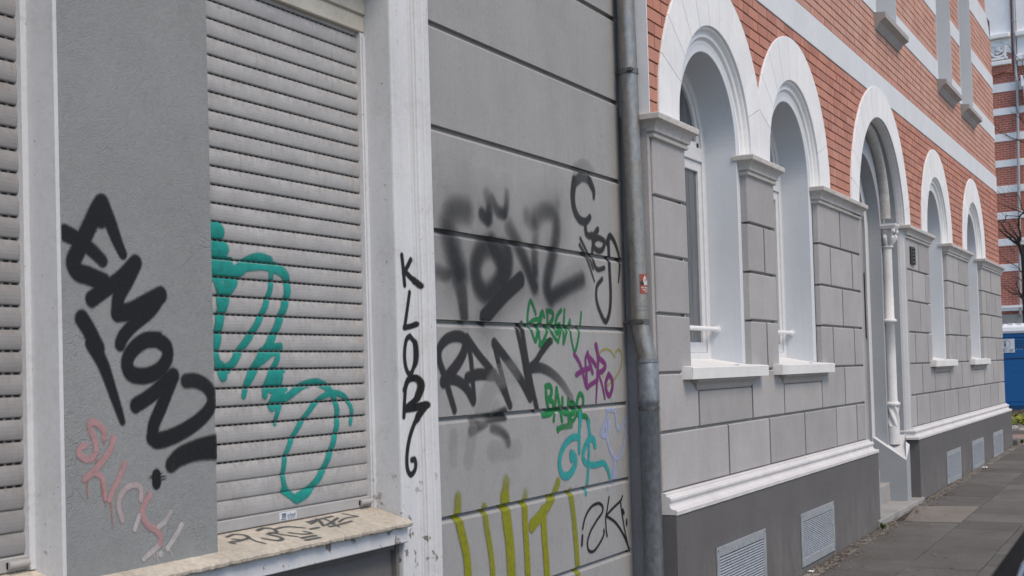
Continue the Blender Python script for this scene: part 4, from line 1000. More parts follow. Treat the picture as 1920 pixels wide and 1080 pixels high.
# sticker wrapped round the pipe
def pipe_patch(mb, a0, a1, z0, z1, rr, mat):
    n = 12; px_, py_ = pipe_pos((z0+z1)/2)
    mb.grid([[(px_+rr*math.cos(a), py_+rr*math.sin(a), z) for a in np.linspace(a0, a1, n)] for z in (z0, z1)], mat=mat)
sk = MB(); A0, A1 = R(-148), R(-62); rr = .0536
pipe_patch(sk, A0, A1, 2.035, 2.150, rr, 0)
def pk(u, v): return R(-148)+R(86)*u, 2.035+.115*v
def pbox(u0, u1, v0, v1, mat, e=.0004): a, z = pk(u0, v0); b2, z2 = pk(u1, v1); pipe_patch(sk, a, b2, z, z2, rr+e, mat)
pbox(.06, .34, .44, .62, 1); pbox(.16, .34, .60, .68, 1)
for (u0, u1, v0, v1) in ((.36, .62, .44, .60), (.30, .64, .58, .74), (.34, .60, .72, .84), (.42, .52, .84, .92), (.62, .84, .44, .56), (.66, .92, .54, .68)): pbox(u0, u1, v0, v1, 2, .0007)
pbox(.44, .54, .62, .74, 1, .0009); pbox(.56, .60, .44, .56, 1, .0009); pbox(.72, .92, .84, .94, 2)
for v, ws in ((.31, (.12,.34,.37,.62,.66,.95)), (.20, (.22,.48,.52,.66,.72,.95)), (.10, (.42,.60,.64,.95))):
    for i in range(0, len(ws), 2):
        u = ws[i]
        while u < ws[i+1]-.02: pbox(u, u+.035, v-.03, v+.04, 2); u += .055
sko = sk.build('sticker', [M['sticker_red'], M['sticker_ink'], M['sticker_pale']], upo); sko['label'] = 'red sticker with a white raised fist'

# ================================================================== STREET
def ground_mat():
    m, nt, b = newmat('ground'); co = coords(nt)
    L(nt, mixc(nt, noise(nt, co, 3, 8, .7), (.15,.14,.125), (.21,.20,.18)), b.inputs['Base Color']); b.inputs['Roughness'].default_value = .9  # pale warm tone chosen to bounce light up under the soffits
    bump(nt, b, noise(nt, co, 60, 6), .5, .01); return m
M['ground'] = ground_mat()
mb = MB(); gx = [-200, -6]+[x for x in range(-5, 24)]+[40, 80, 300]
mb.grid([[(x, y, gz(x)-.075) for y in (-200, -2.42, .3, 200)] for x in gx], smooth=False)
tag(mb.build('ground', M['ground']), kind='structure')
def slab_mat():
    m, nt, b = newmat('paving_slab'); co = coords(nt); at = N(nt, 'ShaderNodeAttribute', attribute_name='rnd')
    c = mixc(nt, at.outputs['Fac'], (.098,.095,.090), (.142,.138,.132))
    c = mixc(nt, 1.0, c, ramp(nt, noise(nt, co, 130, 4, .75), .3, .7, (.58,.58,.58,1), (1.42,1.41,1.39,1)), 'MULTIPLY')
    c = mixc(nt, math_(nt, 'MULTIPLY', ramp(nt, noise(nt, co, 1.7, 7, .7), .42, .66), .6), c, (.075,.066,.055))
    c = mixc(nt, math_(nt, 'MULTIPLY', ramp(nt, noise(nt, co, 14, 2, .5), .735, .755), .6), c, (.24,.235,.225))
    c = mixc(nt, math_(nt, 'MULTIPLY', ramp(nt, noise(nt, coords(nt, (1,1.3,1)), 9, 2, .5), .24, .27, (1,1,1,1), (0,0,0,1)), .6), c, (.03,.029,.028))
    L(nt, c, b.inputs['Base Color']); b.inputs['Roughness'].default_value = .82; b.inputs['Specular IOR Level'].default_value = .3
    bump(nt, b, noise(nt, co, 160, 5, .7), .6, .003); return m
M['slab'] = slab_mat()
M['patch'] = plaster('concrete_patch', (.19,.175,.155), bs=120, bst=.8, bd=.004, var=.12, dirt=.5, dirtcol=(.10,.09,.075))
mb = MB(); pit = .572
rows_y = [(-.205, -.745), (-.752, -1.296), (-1.303, -1.85), (-1.857, -2.28)]
for ri_, (ya, yb) in enumerate(rows_y):
    x = -6+[.17, .39, .05, .3][ri_]
    while x < 23.1:
        w = pit+random.uniform(-.006, .006); xa, xb = x+.004, x+w-.004; x += w
        if ri_ == 0 and xa < 13.12 < xb: xb = 13.12
        if ri_ == 0 and xa < 14.47 < xb: xa = 14.47
        if ri_ == 0 and xb > 13.13 and xa < 14.46: continue
        xb = min(xb, 23.1)
        sk_ = -.035; t0, t1, t2, t3 = [random.uniform(-.003, .003) for _ in range(4)]
        bv = .004
        P_ = [(xa+sk_, yb, gz(xa)+t0), (xb+sk_, yb, gz(xb)+t1), (xb-sk_, ya, gz(xb)+t2), (xa-sk_, ya, gz(xa)+t3)]
        cxm = sum(p[0] for p in P_)/4; cym = sum(p[1] for p in P_)/4
        Q_ = [(p[0]+math.copysign(bv, cxm-p[0]), p[1]+math.copysign(bv, cym-p[1]), p[2]) for p in P_]
        mb.add([(p[0], p[1], p[2]-.07) for p in P_]+[(p[0], p[1], p[2]-bv) for p in P_]+Q_,
               [(0,1,5,4), (1,2,6,5), (2,3,7,6), (3,0,4,7), (4,5,9,8), (5,6,10,9), (6,7,11,10), (7,4,8,11), (8,9,10,11)], 0, random.random())
mb.bev(0,0,0,0,0,0,0) if False else None
P_ = [(13.13, -.745, gz(13.13)), (14.455, -.74, gz(14.45)), (14.44, -.10, gz(14.4)-.004), (13.16, -.215, gz(13.1)-.004)]
mb.add([(p[0], p[1], p[2]-.07) for p in P_]+P_, [(4,5,6,7), (0,1,5,4), (1,2,6,5), (2,3,7,6), (3,0,4,7)], 1)
tag(mb.build('pavement', [M['slab'], M['patch']]), kind='structure')
# cobble strip along the house foot
M['cobble'] = plaster('small_cobbles', (.19,.178,.16), bs=90, bst=.7, bd=.005, var=.2, rnd=.35, dirt=.6, dirtcol=(.06,.05,.04))
mb = MB(); x = -4.0
while x < 23.1:
    w = random.uniform(.055, .11)
    n = 2 if random.random() < .8 else 1
    ya = -.198; yb = -.088 if x > 7.2 else .08
    m2 = n if x > 7.2 else 3
    for i in range(m2):
        y0_ = ya+(yb-ya)*i/m2+.003; y1_ = ya+(yb-ya)*(i+1)/m2-.003; z = gz(x)-random.uniform(.0, .009); r_ = random.random()
        xa, xb = x+.003, x+w-.003; ch = .008
        if 13.16 < x < 14.44 and not (x < 12): continue
        mb.add([(xa, y0_, z-.05), (xb, y0_, z-.05), (xb, y1_, z-.05), (xa, y1_, z-.05), (xa, y0_, z-ch), (xb, y0_, z-ch), (xb, y1_, z-ch), (xa, y1_, z-ch), (xa+ch, y0_+ch, z), (xb-ch, y0_+ch, z), (xb-ch, y1_-ch, z), (xa+ch, y1_-ch, z)],
               [(0,1,5,4), (1,2,6,5), (2,3,7,6), (3,0,4,7), (4,5,9,8), (5,6,10,9), (6,7,11,10), (7,4,8,11), (8,9,10,11)], 0, r_)
    x += w
tag(mb.build('cobble_strip', M['cobble']), kind='structure')
mb = MB(); mb.grid([[(x, y, gz(x)-.018) for y in (-2.3, .25)] for x in gx if -7 < x < 25], smooth=False)
M['joint'] = plaster('joint_sand', (.06,.052,.043), bs=120, bst=.8, var=.3)
tag(mb.build('paving_bed', M['joint']), kind='structure')
mb = MB(); x = -6.
while x < 23:
    mb.bev(x+.003, x+.997, -2.42, -2.29, gz(x)-.4, gz(x)+.002, .0) if False else mb.box(x+.003, x+.997, -2.42, -2.29, gz(x)-.4, gz(x)+.003, 0, random.random()); x += 1.0
M['kerb'] = plaster('kerb_stone', (.22,.21,.20), bs=90, bst=.5, var=.1, rnd=.15)
tag(mb.build('kerb', M['kerb']), kind='structure')
def road_mat():
    m, nt, b = newmat('pale_bounce_road'); co = coords(nt)
    L(nt, mixc(nt, noise(nt, co, 170, 4, .8), (.17,.155,.14), (.24,.225,.20)), b.inputs['Base Color']); b.inputs['Roughness'].default_value = .85  # unseen road, coloured pale and warm to bounce light onto arch undersides
    bump(nt, b, noise(nt, co, 140, 4), .6, .006); return m
M['road'] = road_mat()
mb = MB(); mb.grid([[(x, y, gz(x)-.118) for y in (-10, -2.4)] for x in gx if -120 < x < 90], smooth=False)
mb.v = [(p[0], p[1], p[2]+.05) if False else p for p in mb.v]
tag(mb.build('road', M['road']), kind='structure')
for v in bpy.data.objects['ground'].data.vertices:
    if v.co.y < -2.0: v.co.z -= .06
# dead leaves and crumbs swept against the houses
def leaf_mat():
    m, nt, b = newmat('dead_leaf'); at = N(nt, 'ShaderNodeAttribute', attribute_name='rnd'); r = N(nt, 'ShaderNodeValToRGB'); e = r.color_ramp.elements
    e[0].color = (.030,.020,.014,1); e[1].color = (.33,.29,.23,1); x = e.new(.45); x.color = (.075,.042,.025,1); x = e.new(.7); x.color = (.15,.085,.04,1)
    L(nt, at.outputs['Fac'], r.inputs[0]); L(nt, r.outputs[0], b.inputs['Base Color']); b.inputs['Roughness'].default_value = .8; return m
M['leaf'] = leaf_mat()
mb = MB()
for i in range(2600):
    x = random.choice((random.uniform(7.3, 23), random.gauss(11.6, 1.1), random.gauss(10.4, .5), random.gauss(13.0, .5), random.gauss(15.5, .8), random.gauss(17, 1)))
    if not 7.3 < x < 23.2: continue
    y = -.095-abs(random.gauss(0, .10)) if random.random() < .86 else -random.uniform(.1, 1.9)
    z = gz(x)+random.uniform(.001, .010); s = random.uniform(.003, .015)*(1 if random.random() < .85 else 1.6); a = random.uniform(0, 6.28)
    c, sn = math.cos(a), math.sin(a); k_ = random.uniform(.25, .7); cu = random.uniform(-.3, .9)
    P_ = [(-1,0,0), (-.3,-k_,cu*.3), (.5,-k_*.8,cu*.5), (1,0,cu*.2), (.5,k_*.8,cu*.6), (-.3,k_,cu*.4)]
    mb.add([(x+s*(p[0]*c-p[1]*sn), y+s*(p[0]*sn+p[1]*c), z+s*abs(p[2])) for p in P_], [(0,1,2,5), (5,2,4), (2,3,4)], 0, random.random())
tag(mb.build('leaf_litter', M['leaf']), 'brown dead leaves and crumbs along the foot of the walls', 'leaves', kind='stuff')
# scrap of paper, weed
M['paper'] = plain('paper_scrap', (.62,.63,.64), .7)
def scrap(x, y, s, lab):
    mb = MB(); n = 6
    mb.grid([[(x+s*(i/n-.5)+.004*math.sin(j*2+i), y+s*.7*(j/n-.5), gz(x)+.006+s*.16*abs(math.sin(i*1.7+j*1.1))) for j in range(n+1)] for i in range(n+1)], smooth=False)
    tag(mb.build('paper_scrap', M['paper']), lab, 'litter')
scrap(18.75, -.21, .10, 'crumpled white paper scrap below the fourth cellar vent'); scrap(9.99, -.13, .06, 'small white paper scrap at the foot of the second cellar vent')
def leafy(name, x, y, n, h, mat, lab, cat, kind=None):
    mb = MB()
    for i in range(n):
        a = random.uniform(0, 6.28); r0 = random.uniform(0, h*.3); ln = h*random.uniform(.5, 1); tip = (x+math.cos(a)*(r0+ln*.5), y+math.sin(a)*(r0+ln*.5)*.7, gz(x)+ln*random.uniform(.3, 1))
        b0 = (x+math.cos(a)*r0*.3, y+math.sin(a)*r0*.3, gz(x)-.005); w_ = h*.10
        pm = [(b0[i_]+tip[i_])/2 for i_ in range(3)]; nx_, ny_ = -math.sin(a)*w_, math.cos(a)*w_
        mb.add([b0, (pm[0]+nx_, pm[1]+ny_, pm[2]+.2*ln), tip, (pm[0]-nx_, pm[1]-ny_, pm[2]+.2*ln)], [(0,1,2,3)], 0, random.random())
    return tag(mb.build(name, mat), lab, cat, kind=kind)
M['weed'] = plaster('weed_leaf', (.075,.12,.03), bs=60, bst=.2, var=.25, rnd=.3)
leafy('weed', 12.55, -.14, 46, .075, M['weed'], 'small green weed at the foot of the wall by the doorstep', 'weed')
leafy('weed', 23.4, -.18, 40, .10, M['weed'], 'small green weed beside the stone at the far house corner', 'weed')
# beyond the corner: pinkish paving, low stone, planted bed, portable toilet
M['pink_paving'] = plaster('pink_paving', (.26,.19,.16), bs=70, bst=.4, var=.15, dirt=.4, dirtcol=(.12,.10,.09))
mb = MB(); z = gz(23); mb.grid([[(x, y, z-.002) for y in (-2.28, 12)] for x in (23.1, 26.2)], smooth=False); tag(mb.build('path', M['pink_paving']), kind='structure')
M['stone'] = plaster('corner_stone', (.13,.125,.12), bs=60, bst=.6, var=.15, dirt=.4)
b = MB(); b.bev(22.99, 23.5, -.16, .06, z-.1, z+.075, .018); tag(b.build('corner_stone', M['stone']), 'low grey stone block on the ground at the far house corner', 'stone')
b = MB(); yy = -2.0
while yy < 8: b.bev(26.2, 26.32, yy, yy+.98, z-.2, z+.07, .006, 0, random.random()); yy += 1.0
tag(b.build('bed_edging', M['kerb']), 'pale kerb edging in front of the planted bed', 'kerb')
M['soil'] = plaster('soil', (.06,.045,.035), bs=40, bst=1, bd=.02, var=.3)
mb = MB(); mb.grid([[(x, y, z+.03+random.uniform(0, .03)) for y in np.linspace(-2, 8, 21)] for x in np.linspace(26.33, 37, 16)], smooth=False); tag(mb.build('bed_soil', M['soil']), kind='structure')
M['pebble'] = plaster('bed_pebbles', (.32,.30,.28), bs=20, bst=.4, var=.2, rnd=.5)
mb = MB()
for i in range(260):
    x = 26.45+random.uniform(0, 1.3); y = random.uniform(-1.5, 3.6); s = random.uniform(.035, .12)
    rows = [[(x+s*math.sin(u)*math.cos(v)*1.2, y+s*math.sin(u)*math.sin(v), z+.05+s*.7*math.cos(u)) for v in np.linspace(0, 6.283, 9)[:-1]] for u in np.linspace(.05, 3.09, 6)]
    mb.grid(rows, True, 0, random.random())
tag(mb.build('pebbles', M['pebble']), 'round pale stones in the front of the planted bed', 'stones', kind='stuff')
def gc_mat():
    m, nt, b = newmat('ground_cover'); at = N(nt, 'ShaderNodeAttribute', attribute_name='rnd'); r = N(nt, 'ShaderNodeValToRGB'); e = r.color_ramp.elements
    e[0].color = (.10,.035,.02,1); e[1].color = (.30,.30,.03,1); x = e.new(.3); x.color = (.07,.09,.02,1); x = e.new(.6); x.color = (.20,.22,.02,1)
    L(nt, at.outputs['Fac'], r.inputs[0]); L(nt, r.outputs[0], b.inputs['Base Color']); b.inputs['Roughness'].default_value = .6; return m
M['gc'] = gc_mat(); mb = MB()
for i in range(9000):
    x = 27.1+abs(random.gauss(0, 2.2)); y = random.uniform(-1.2, 3.8)
    if x > 36.5: continue
    hgt = .10+.13*(.5+.5*math.sin(x*2.3+y*3.1))*(.6+.4*math.sin(y*5.3)); zz_ = z+.05+hgt*random.uniform(.3, 1); s = random.uniform(.02, .05); a = random.uniform(0, 6.28); t_ = random.uniform(-.6, .6)
    c, sn = math.cos(a), math.sin(a)
    mb.add([(x-s*c, y-s*sn, zz_), (x+s*.5*sn, y-s*.5*c, zz_+s*t_), (x+s*c, y+s*sn, zz_+s*.4), (x-s*.5*sn, y+s*.5*c, zz_-s*t_)], [(0,1,2,3)], 0, min(1, max(0, random.gauss(.35+1.8*(zz_-z-.08), .22))))
tag(mb.build('ground_cover', M['gc']), 'yellow green and russet low plants in the bed beyond the corner', 'plants', kind='stuff')

# portable toilet
TX = 38.0; tz = z; pt_ = tag(empty('portable_toilet'), 'blue portable toilet cabin with white roof beyond the house corner', 'portable toilet')
M['blue'] = plain('blue_plastic', (.010,.105,.30), .4); M['blue_dark'] = plain('blue_recess', (.006,.045,.12), .5); M['roof_white'] = plain('white_plastic_roof', (.74,.77,.80), .4)
ty0, ty1 = 1.02, 2.24
b = MB(); b.bev(0,0,0,0,0,0,0) if False else None
def face_box(mb, y0, y1, z0, z1, d0, d1, mat=0, bv=.01):     # panel on the front (towards -x): d = distance in front of TX
    mb.add([(TX-d0, y0, z0), (TX-d0, y1, z0), (TX-d0, y1, z1), (TX-d0, y0, z1), (TX-d1, y0+bv, z0+bv), (TX-d1, y1-bv, z0+bv), (TX-d1, y1-bv, z1-bv), (TX-d1, y0+bv, z1-bv)],
           [(0,1,5,4), (1,2,6,5), (2,3,7,6), (3,0,4,7), (4,5,6,7)], mat)
b.box(TX, TX+1.15, ty0, ty1, tz+.12, tz+2.10); 
for yy in (ty0, ty1-.09): face_box(b, yy, yy+.09, tz+.12, tz+2.10, 0, .03)
face_box(b, ty0+.09, ty1-.09, tz+.12, tz+.22, 0, .025); face_box(b, ty0+.09, ty1-.09, tz+1.98, tz+2.10, 0, .03)
b.build('cabin', M['blue'], pt_)
b = MB(); b.box(TX-.06, TX+1.2, ty0-.04, ty1+.04, tz, tz+.12); b.build('skid_base', M['blue_dark'], pt_)
b = MB(); face_box(b, ty0+.10, ty1-.10, tz+.23, tz+1.97, 0, .018)
for k_ in range(4): face_box(b, ty0+.22, ty1-.12, tz+1.90-k_*.06-.028, tz+1.90-k_*.06, .018, .024, 1, .006)
face_box(b, ty0+.16, ty1-.14, tz+1.40, tz+1.445, .018, .028, 1, .01); 
for k_ in range(6): face_box(b, ty0+.34+k_*.07, ty0+.355+k_*.07, tz+1.655, tz+1.67, .018, .022, 2, .003)
for k_ in range(2): face_box(b, 1.44+k_*.14, 1.465+k_*.14, tz+1.03, tz+1.055, .018, .024, 1, .003)
b.build('door', [M['blue'], M['blue_dark'], M['roof_white']], pt_)
b = MB(); rows = []
for i, (dz, ins) in enumerate(((0, 0), (.06, -.02), (.16, 0.0), (.22, .05), (.26, .16))):
    rows.append([(TX-.05+ins, ty0-.04+ins, tz+2.10+dz), (TX+1.2-ins, ty0-.04+ins, tz+2.10+dz), (TX+1.2-ins, ty1+.04-ins, tz+2.10+dz), (TX-.05+ins, ty1+.04-ins, tz+2.10+dz)])
b.grid(rows, True, smooth=False); b.add(rows[-1], [(0,1,2,3)]); b.add(rows[0], [(3,2,1,0)])
for k_ in range(5): b.box(TX+.0, TX+.9, ty0+.12+k_*.22, ty0+.24+k_*.22, tz+2.30, tz+2.375-.01*(k_ % 2))
b.build('roof', M['roof_white'], pt_)
M['sign_white'] = plain('sign_white', (.62,.66,.70), .5); M['sign_grey'] = plain('sign_grey', (.12,.15,.20), .5)
sy0, sz0 = onX(1902.8, 661, TX-.03); sy1 = 2.02; sz1 = onX(1903, 635, TX-.03)[1]
b = MB(); face_box(b, sy0, sy1, sz0, sz1, .018, .032, 0, .004)
sgn = b.build('sign', M['sign_white'], pt_)
b = MB(); cy_, cz_ = onX(1884.4, 645, TX-.03)
n = 40; ea, eb = .135, .125
b.grid([[(TX-.0345, cy_+math.cos(2*math.pi*i/n)*a_, cz_+math.sin(2*math.pi*i/n)*b_) for a_, b_ in ((ea, eb), (ea-.012, eb-.012))] for i in range(n+1)], smooth=False)
b.build('emblem_ring', M['sign_grey'], sgn)
b = MB(); face_box(b, cy_-.028, cy_+.028, cz_-.075, cz_+.028, .032, .036, 0, .002); face_box(b, cy_-.022, cy_+.022, cz_+.045, cz_+.085, .032, .036, 0, .002); face_box(b, cy_-.045, cy_-.028, cz_+.052, cz_+.075, .032, .036, 0, .002); face_box(b, cy_+.028, cy_+.045, cz_+.052, cz_+.075, .032, .036, 0, .002)
b.build('emblem', M['sign_grey'], sgn)
from mathutils import Matrix
me = text_mesh('81 00', .115, M['sign_grey']); ly, lz = onX(1890.5, 657.2, TX-.034)
me.transform(Matrix.Translation((TX-.0345, ly, lz)) @ Matrix.Rotation(R(-90), 4, 'Z') @ Matrix.Rotation(R(90), 4, 'X'))
o = bpy.data.objects.new('lettering', me); COL.objects.link(o); o.parent = sgn

# ================================================================== FAR STRIPED BUILDING
FX, FY, FA = 52.0, 3.6, R(8)
fd = (-math.sin(FA), -math.cos(FA)); fn = (-math.cos(FA), math.sin(FA))
def far(px, py, out=0.0):
    p0 = (FX+fn[0]*out, FY+fn[1]*out, 0); q = onPlane(px, py, p0, (fn[0], fn[1], 0))
    return (q[0]-FX)*fd[0]+(q[1]-FY)*fd[1], q[2]
fb = tag(empty('apartment_building', (FX, FY, 0)), 'far red brick building with many narrow white bands', 'building')
fb.rotation_euler = (0, 0, math.atan2(fd[1], fd[0]))
def fpart(mb, name, mats, parent=None):
    o = mb.build(name, mats, fb if parent is None else parent); return o
def farbrick():
    m, nt, b = newmat('far_brick'); t = N(nt, 'ShaderNodeTexCoord'); sp = N(nt, 'ShaderNodeSeparateXYZ'); cb = N(nt, 'ShaderNodeCombineXYZ'); L(nt, t.outputs['Object'], sp.inputs[0])
    L(nt, sp.outputs['X'], cb.inputs[0]); L(nt, sp.outputs['Z'], cb.inputs[1])
    br = N(nt, 'ShaderNodeTexBrick'); br.inputs['Scale'].default_value = 1; br.inputs['Brick Width'].default_value = .25; br.inputs['Row Height'].default_value = .085; br.inputs['Mortar Size'].default_value = .009; br.inputs['Mortar Smooth'].default_value = .2
    br.inputs['Color1'].default_value = (.46,.135,.085,1); br.inputs['Color2'].default_value = (.37,.10,.066,1); br.inputs['Mortar'].default_value = (.52,.38,.32,1)
    L(nt, cb.outputs[0], br.inputs['Vector'])
    c = mixc(nt, math_(nt, 'MULTIPLY', ramp(nt, noise(nt, coords(nt), .8, 6, .7), .45, .7), .35), br.outputs['Color'], (.20,.07,.05))
    L(nt, c, b.inputs['Base Color']); b.inputs['Roughness'].default_value = .8; bump(nt, b, br.outputs['Fac'], .3, .01).invert = True
    return m
M['far_brick'] = farbrick(); M['far_white'] = plaster('far_white', (.84,.85,.86), bs=20, bst=.4, bd=.02, var=.05); M['far_grey'] = plaster('far_grey_base', (.30,.295,.29), bs=20, bst=.2)
M['zinc_far'] = plain('far_downpipe', (.36,.38,.41), .5, .3)
zt = 17.5
def zf(px, py): return far(px, py)[1]
zbase = zf(1895, 590); 
mb = MB(); mb.box(-14, 14, 0, 9, zbase, zt); fpart(mb, 'brick_wall', M['far_brick'])
mb = MB(); mb.box(-14, 14, -.12, 9, -.5, zbase); fpart(mb, 'base_wall', M['far_grey'])
mb = MB(); z0, z1 = zf(1895, 583), zf(1895, 573); mb.box(-14, 14, -.22, .05, z1-.09, z1); mb.box(-14, 14, -.17, .05, z0, z1-.09); fpart(mb, 'ledge', M['far_white'])
px_ref = 1888
bx0, bx1 = -9, far(1900, 300)[0]
for (ya, yb) in ((155.5, 171.5), (202, 215), (250, 264.5), (300, 313), (348, 361.5), (398, 411), (447.5, 461), (495.5, 509)):
    za, zb = zf(px_ref, yb), zf(px_ref, ya); mb = MB(); mb.bev(-14, 14, -.03, .05, za, zb, .01); fpart(mb, 'band', M['far_white'])
xp = far(1903, 100)[0]
za, zb = zf(1876, 116), zf(1876, 74)
mb = MB(); mb.bev(-10, xp-.1, -.10, .05, za, zb, .01); mb.bev(-10, xp-.1, -.30, .05, zf(1876, 74), zf(1876, 66), .02); mb.bev(-10, xp-.1, -.22, .05, zf(1876, 124), zf(1876, 116), .02)
x0, z0 = far(1856, 78); x1, z1 = far(1896, 110)
for a in ((x0-.3, x1-.1, z0-.25, z0-.17), (x0-.3, x1-.1, z1+.0, z1+.08)): mb.bev(a[0], a[1], -.15, -.08, min(a[2], a[3]), max(a[2], a[3]), .01)
mb.bev(x1-.22, x1-.14, -.15, -.08, z1, z0-.2, .01)
fpart(mb, 'relief_panel', M['far_white'])
mb = MB(); ccx, ccz = far(1872.5, 93)
for r_, t_ in ((.30, .045), (.17, .03)):
    mb.tube([(ccx+r_*math.cos(a), -.11, ccz+r_*math.sin(a)) for a in np.linspace(0, 2*math.pi, 33)], t_, 8, caps=False)
for a in np.linspace(0, 2*math.pi, 7)[:-1]: mb.tube([(ccx+.05*math.cos(a), -.12, ccz+.05*math.sin(a)), (ccx+.22*math.cos(a+.4), -.12, ccz+.22*math.sin(a+.4))], .03, 6)
mb.tube([(ccx-.02, -.12, ccz-.05), (ccx+.03, -.14, ccz+.08)], .09, 10)
fpart(mb, 'medallion', M['far_white'])
mb = MB(); mb.bev(-10, xp-.1, -.06, .05, zf(1876, 66), zt, .01); fpart(mb, 'upper_panel', M['far_white'])
mb = MB(); xs2 = xp+.1; mb.bev(xs2, xs2+.42, -.12, .05, zf(1911, 124), zt, .02); fpart(mb, 'pilaster', M['far_white'])
mb = MB(); mb.bev(xs2, 12, -.30, .05, zf(1915, 69), zf(1915, 60), .02); mb.bev(xs2, 12, -.26, .05, zf(1915, 114), zf(1915, 104), .02); fpart(mb, 'ledge', M['far_white'])
mb = MB(); ap = []
xa, zaa = far(1861, 145); xb, zbb = far(1901, 140); xm = (xa+xb)/2
M['far_shadow'] = plain('arch_joint', (.07,.03,.025), .8)
P_ = []
for i in range(17): t_ = i/16; P_.append((xa+(xb-xa)*t_, zaa+(.02)*t_+.10*math.sin(math.pi*t_)))
mb.prism(P_+[(p[0], p[1]+.75) for p in P_[::-1]], -.10, .05); fpart(mb, 'segmental_arch', M['far_brick'])
mb = MB(); pth = [(*far(px, py, .15), ) for px, py in ((1899.3, -60), (1900, 0), (1904.3, 130), (1905, 142), (1907, 150), (1908, 200), (1911, 400), (1913.5, 590))]
mb.tube([(p[0], -.15, p[1]) for p in pth], .052, 12)
for px, py in ((1901.2, 38), (1906, 150), (1909, 260)):
    p = far(px, py, .15); mb.tube([(p[0], -.15, p[1]-.03), (p[0], -.15, p[1]+.03)], .075, 12)
fpart(mb, 'downpipe', M['zinc_far'])
mb = MB(); q = far(1917, 150); mb.bev(q[0], q[0]+1.5, -.3, .05, q[1]-.3, q[1]+.12, .03); mb.tube([(q[0]+.2, -.3, q[1]-.3), (q[0]+.2, -.15, q[1]-.9)], .12, 10); fpart(mb, 'bracket', M['far_white'])

# ================================================================== BARE TREE
TRX = 41.0
tree = tag(empty('bare_tree'), 'leafless dark tree in front of the striped far building', 'tree')
M['bark'] = plaster('bark', (.045,.034,.027), bs=30, bst=.8, bd=.01, var=.25)
def tp_(px, py, dx=0): y, z_ = onX(px, py, TRX+dx); return (TRX+dx, y, z_)
tr = MB(); base = tp_(1924, 640)
tr.tube([(TRX, base[1]-.05, z-.1), (TRX, base[1]-.03, 1.5), tp_(1924, 560), tp_(1923, 520), tp_(1920, 480), tp_(1913, 459)], [.14, .115, .10, .095, .09, .075], 12)
tr.tube([tp_(1922, 500), tp_(1928, 420), tp_(1931, 330), tp_(1930, 240)], [.085, .07, .055, .03], 10)
tr.build('trunk', M['bark'], tree)
cr = MB(); T1 = lambda *p: Zm(1840, 270, 6.75, *p); T2 = lambda *p: Zm(1840, 430, 6.75, *p)
limbs = [(T2((490,190),(430,170),(330,90),(220,5)), .05, .014), (T1((215,985),(250,1000),(300,1075)), .012, .022), (T2((480,170),(370,70),(290,0)), .045, .02), (T1((300,1080),(250,1000),(215,985)), .018, .008), (T2((485,160),(440,70),(400,10)), .03, .012), (T2((490,150),(495,80),(480,0)), .04, .03), (T1((475,1080),(480,930),(545,865),(640,800)), .03, .014),
         (T1((530,870),(370,810),(270,770),(205,745)), .018, .007), (T1((480,915),(330,905),(300,880)), .014, .006), (T1((470,655),(330,665),(260,650),(200,590)), .012, .005), (T1((330,905),(310,920),(300,960),(250,1000)), .016, .012), (T1((290,985),(340,1000),(395,1080)), .014, .012), (T1((540,1000),(560,960),(470,655)), .02, .01),
         (T2((490,530),(480,490),(430,460),(330,400),(250,330),(220,250)), .016, .006), (T2((360,210),(380,250),(420,300)), .008, .005), (T2((560,690),(510,650),(470,610),(400,600)), .016, .006), (T2((540,880),(510,820),(430,820),(370,800),(300,740),(250,705)), .022, .008), (T2((545,560),(490,530)), .02, .016), (T2((540,850),(535,880),(540,900)), .05, .05)]
def twig(p, d, ln, r, depth):
    pts = [p]; q = Vector(p); dd = Vector(d)
    for i in range(4):
        dd = (dd+Vector((random.uniform(-.3, .3), random.uniform(-.35, .35), random.uniform(-.25, .35)))*.5).normalized(); q = q+dd*ln/4; pts.append(tuple(q))
    cr.tube(pts, [r, r*.8, r*.62, r*.45, r*.25], 5, caps=False)
    if depth > 0:
        for i in (1, 2, 3, 4):
            if random.random() < .8:
                nd = (dd+Vector((random.uniform(-1, 1), random.uniform(-1, 1), random.uniform(-.5, .8)))).normalized()
                twig(pts[i], nd, ln*random.uniform(.45, .7), r*.5, depth-1)
for pts, r0, r1 in limbs:
    dx = random.uniform(-.15, .15); P3 = [tp_(*p, dx) for p in catmull(pts, 4)]
    n_ = len(P3); cr.tube(P3, [r0+(r1-r0)*i/(n_-1) for i in range(n_)], 7)
    for i in range(2, n_, 3):
        if random.random() < .55: twig(P3[i], (random.uniform(-.5, .5), random.uniform(.1, 1), random.uniform(-.2, .9)), random.uniform(.25, .6), max(.004, r1*.55), 1)
tp0 = tp_(1930, 240)
for k_ in range(9):
    a = random.uniform(0, 6.28); twig(tuple(Vector(tp_(1929, 240+k_*28))), (math.cos(a)*.7, -abs(math.sin(a)), random.uniform(.3, 1)), random.uniform(1.2, 2.0), .035, 3)
cr.build('crown', M['bark'], tree)

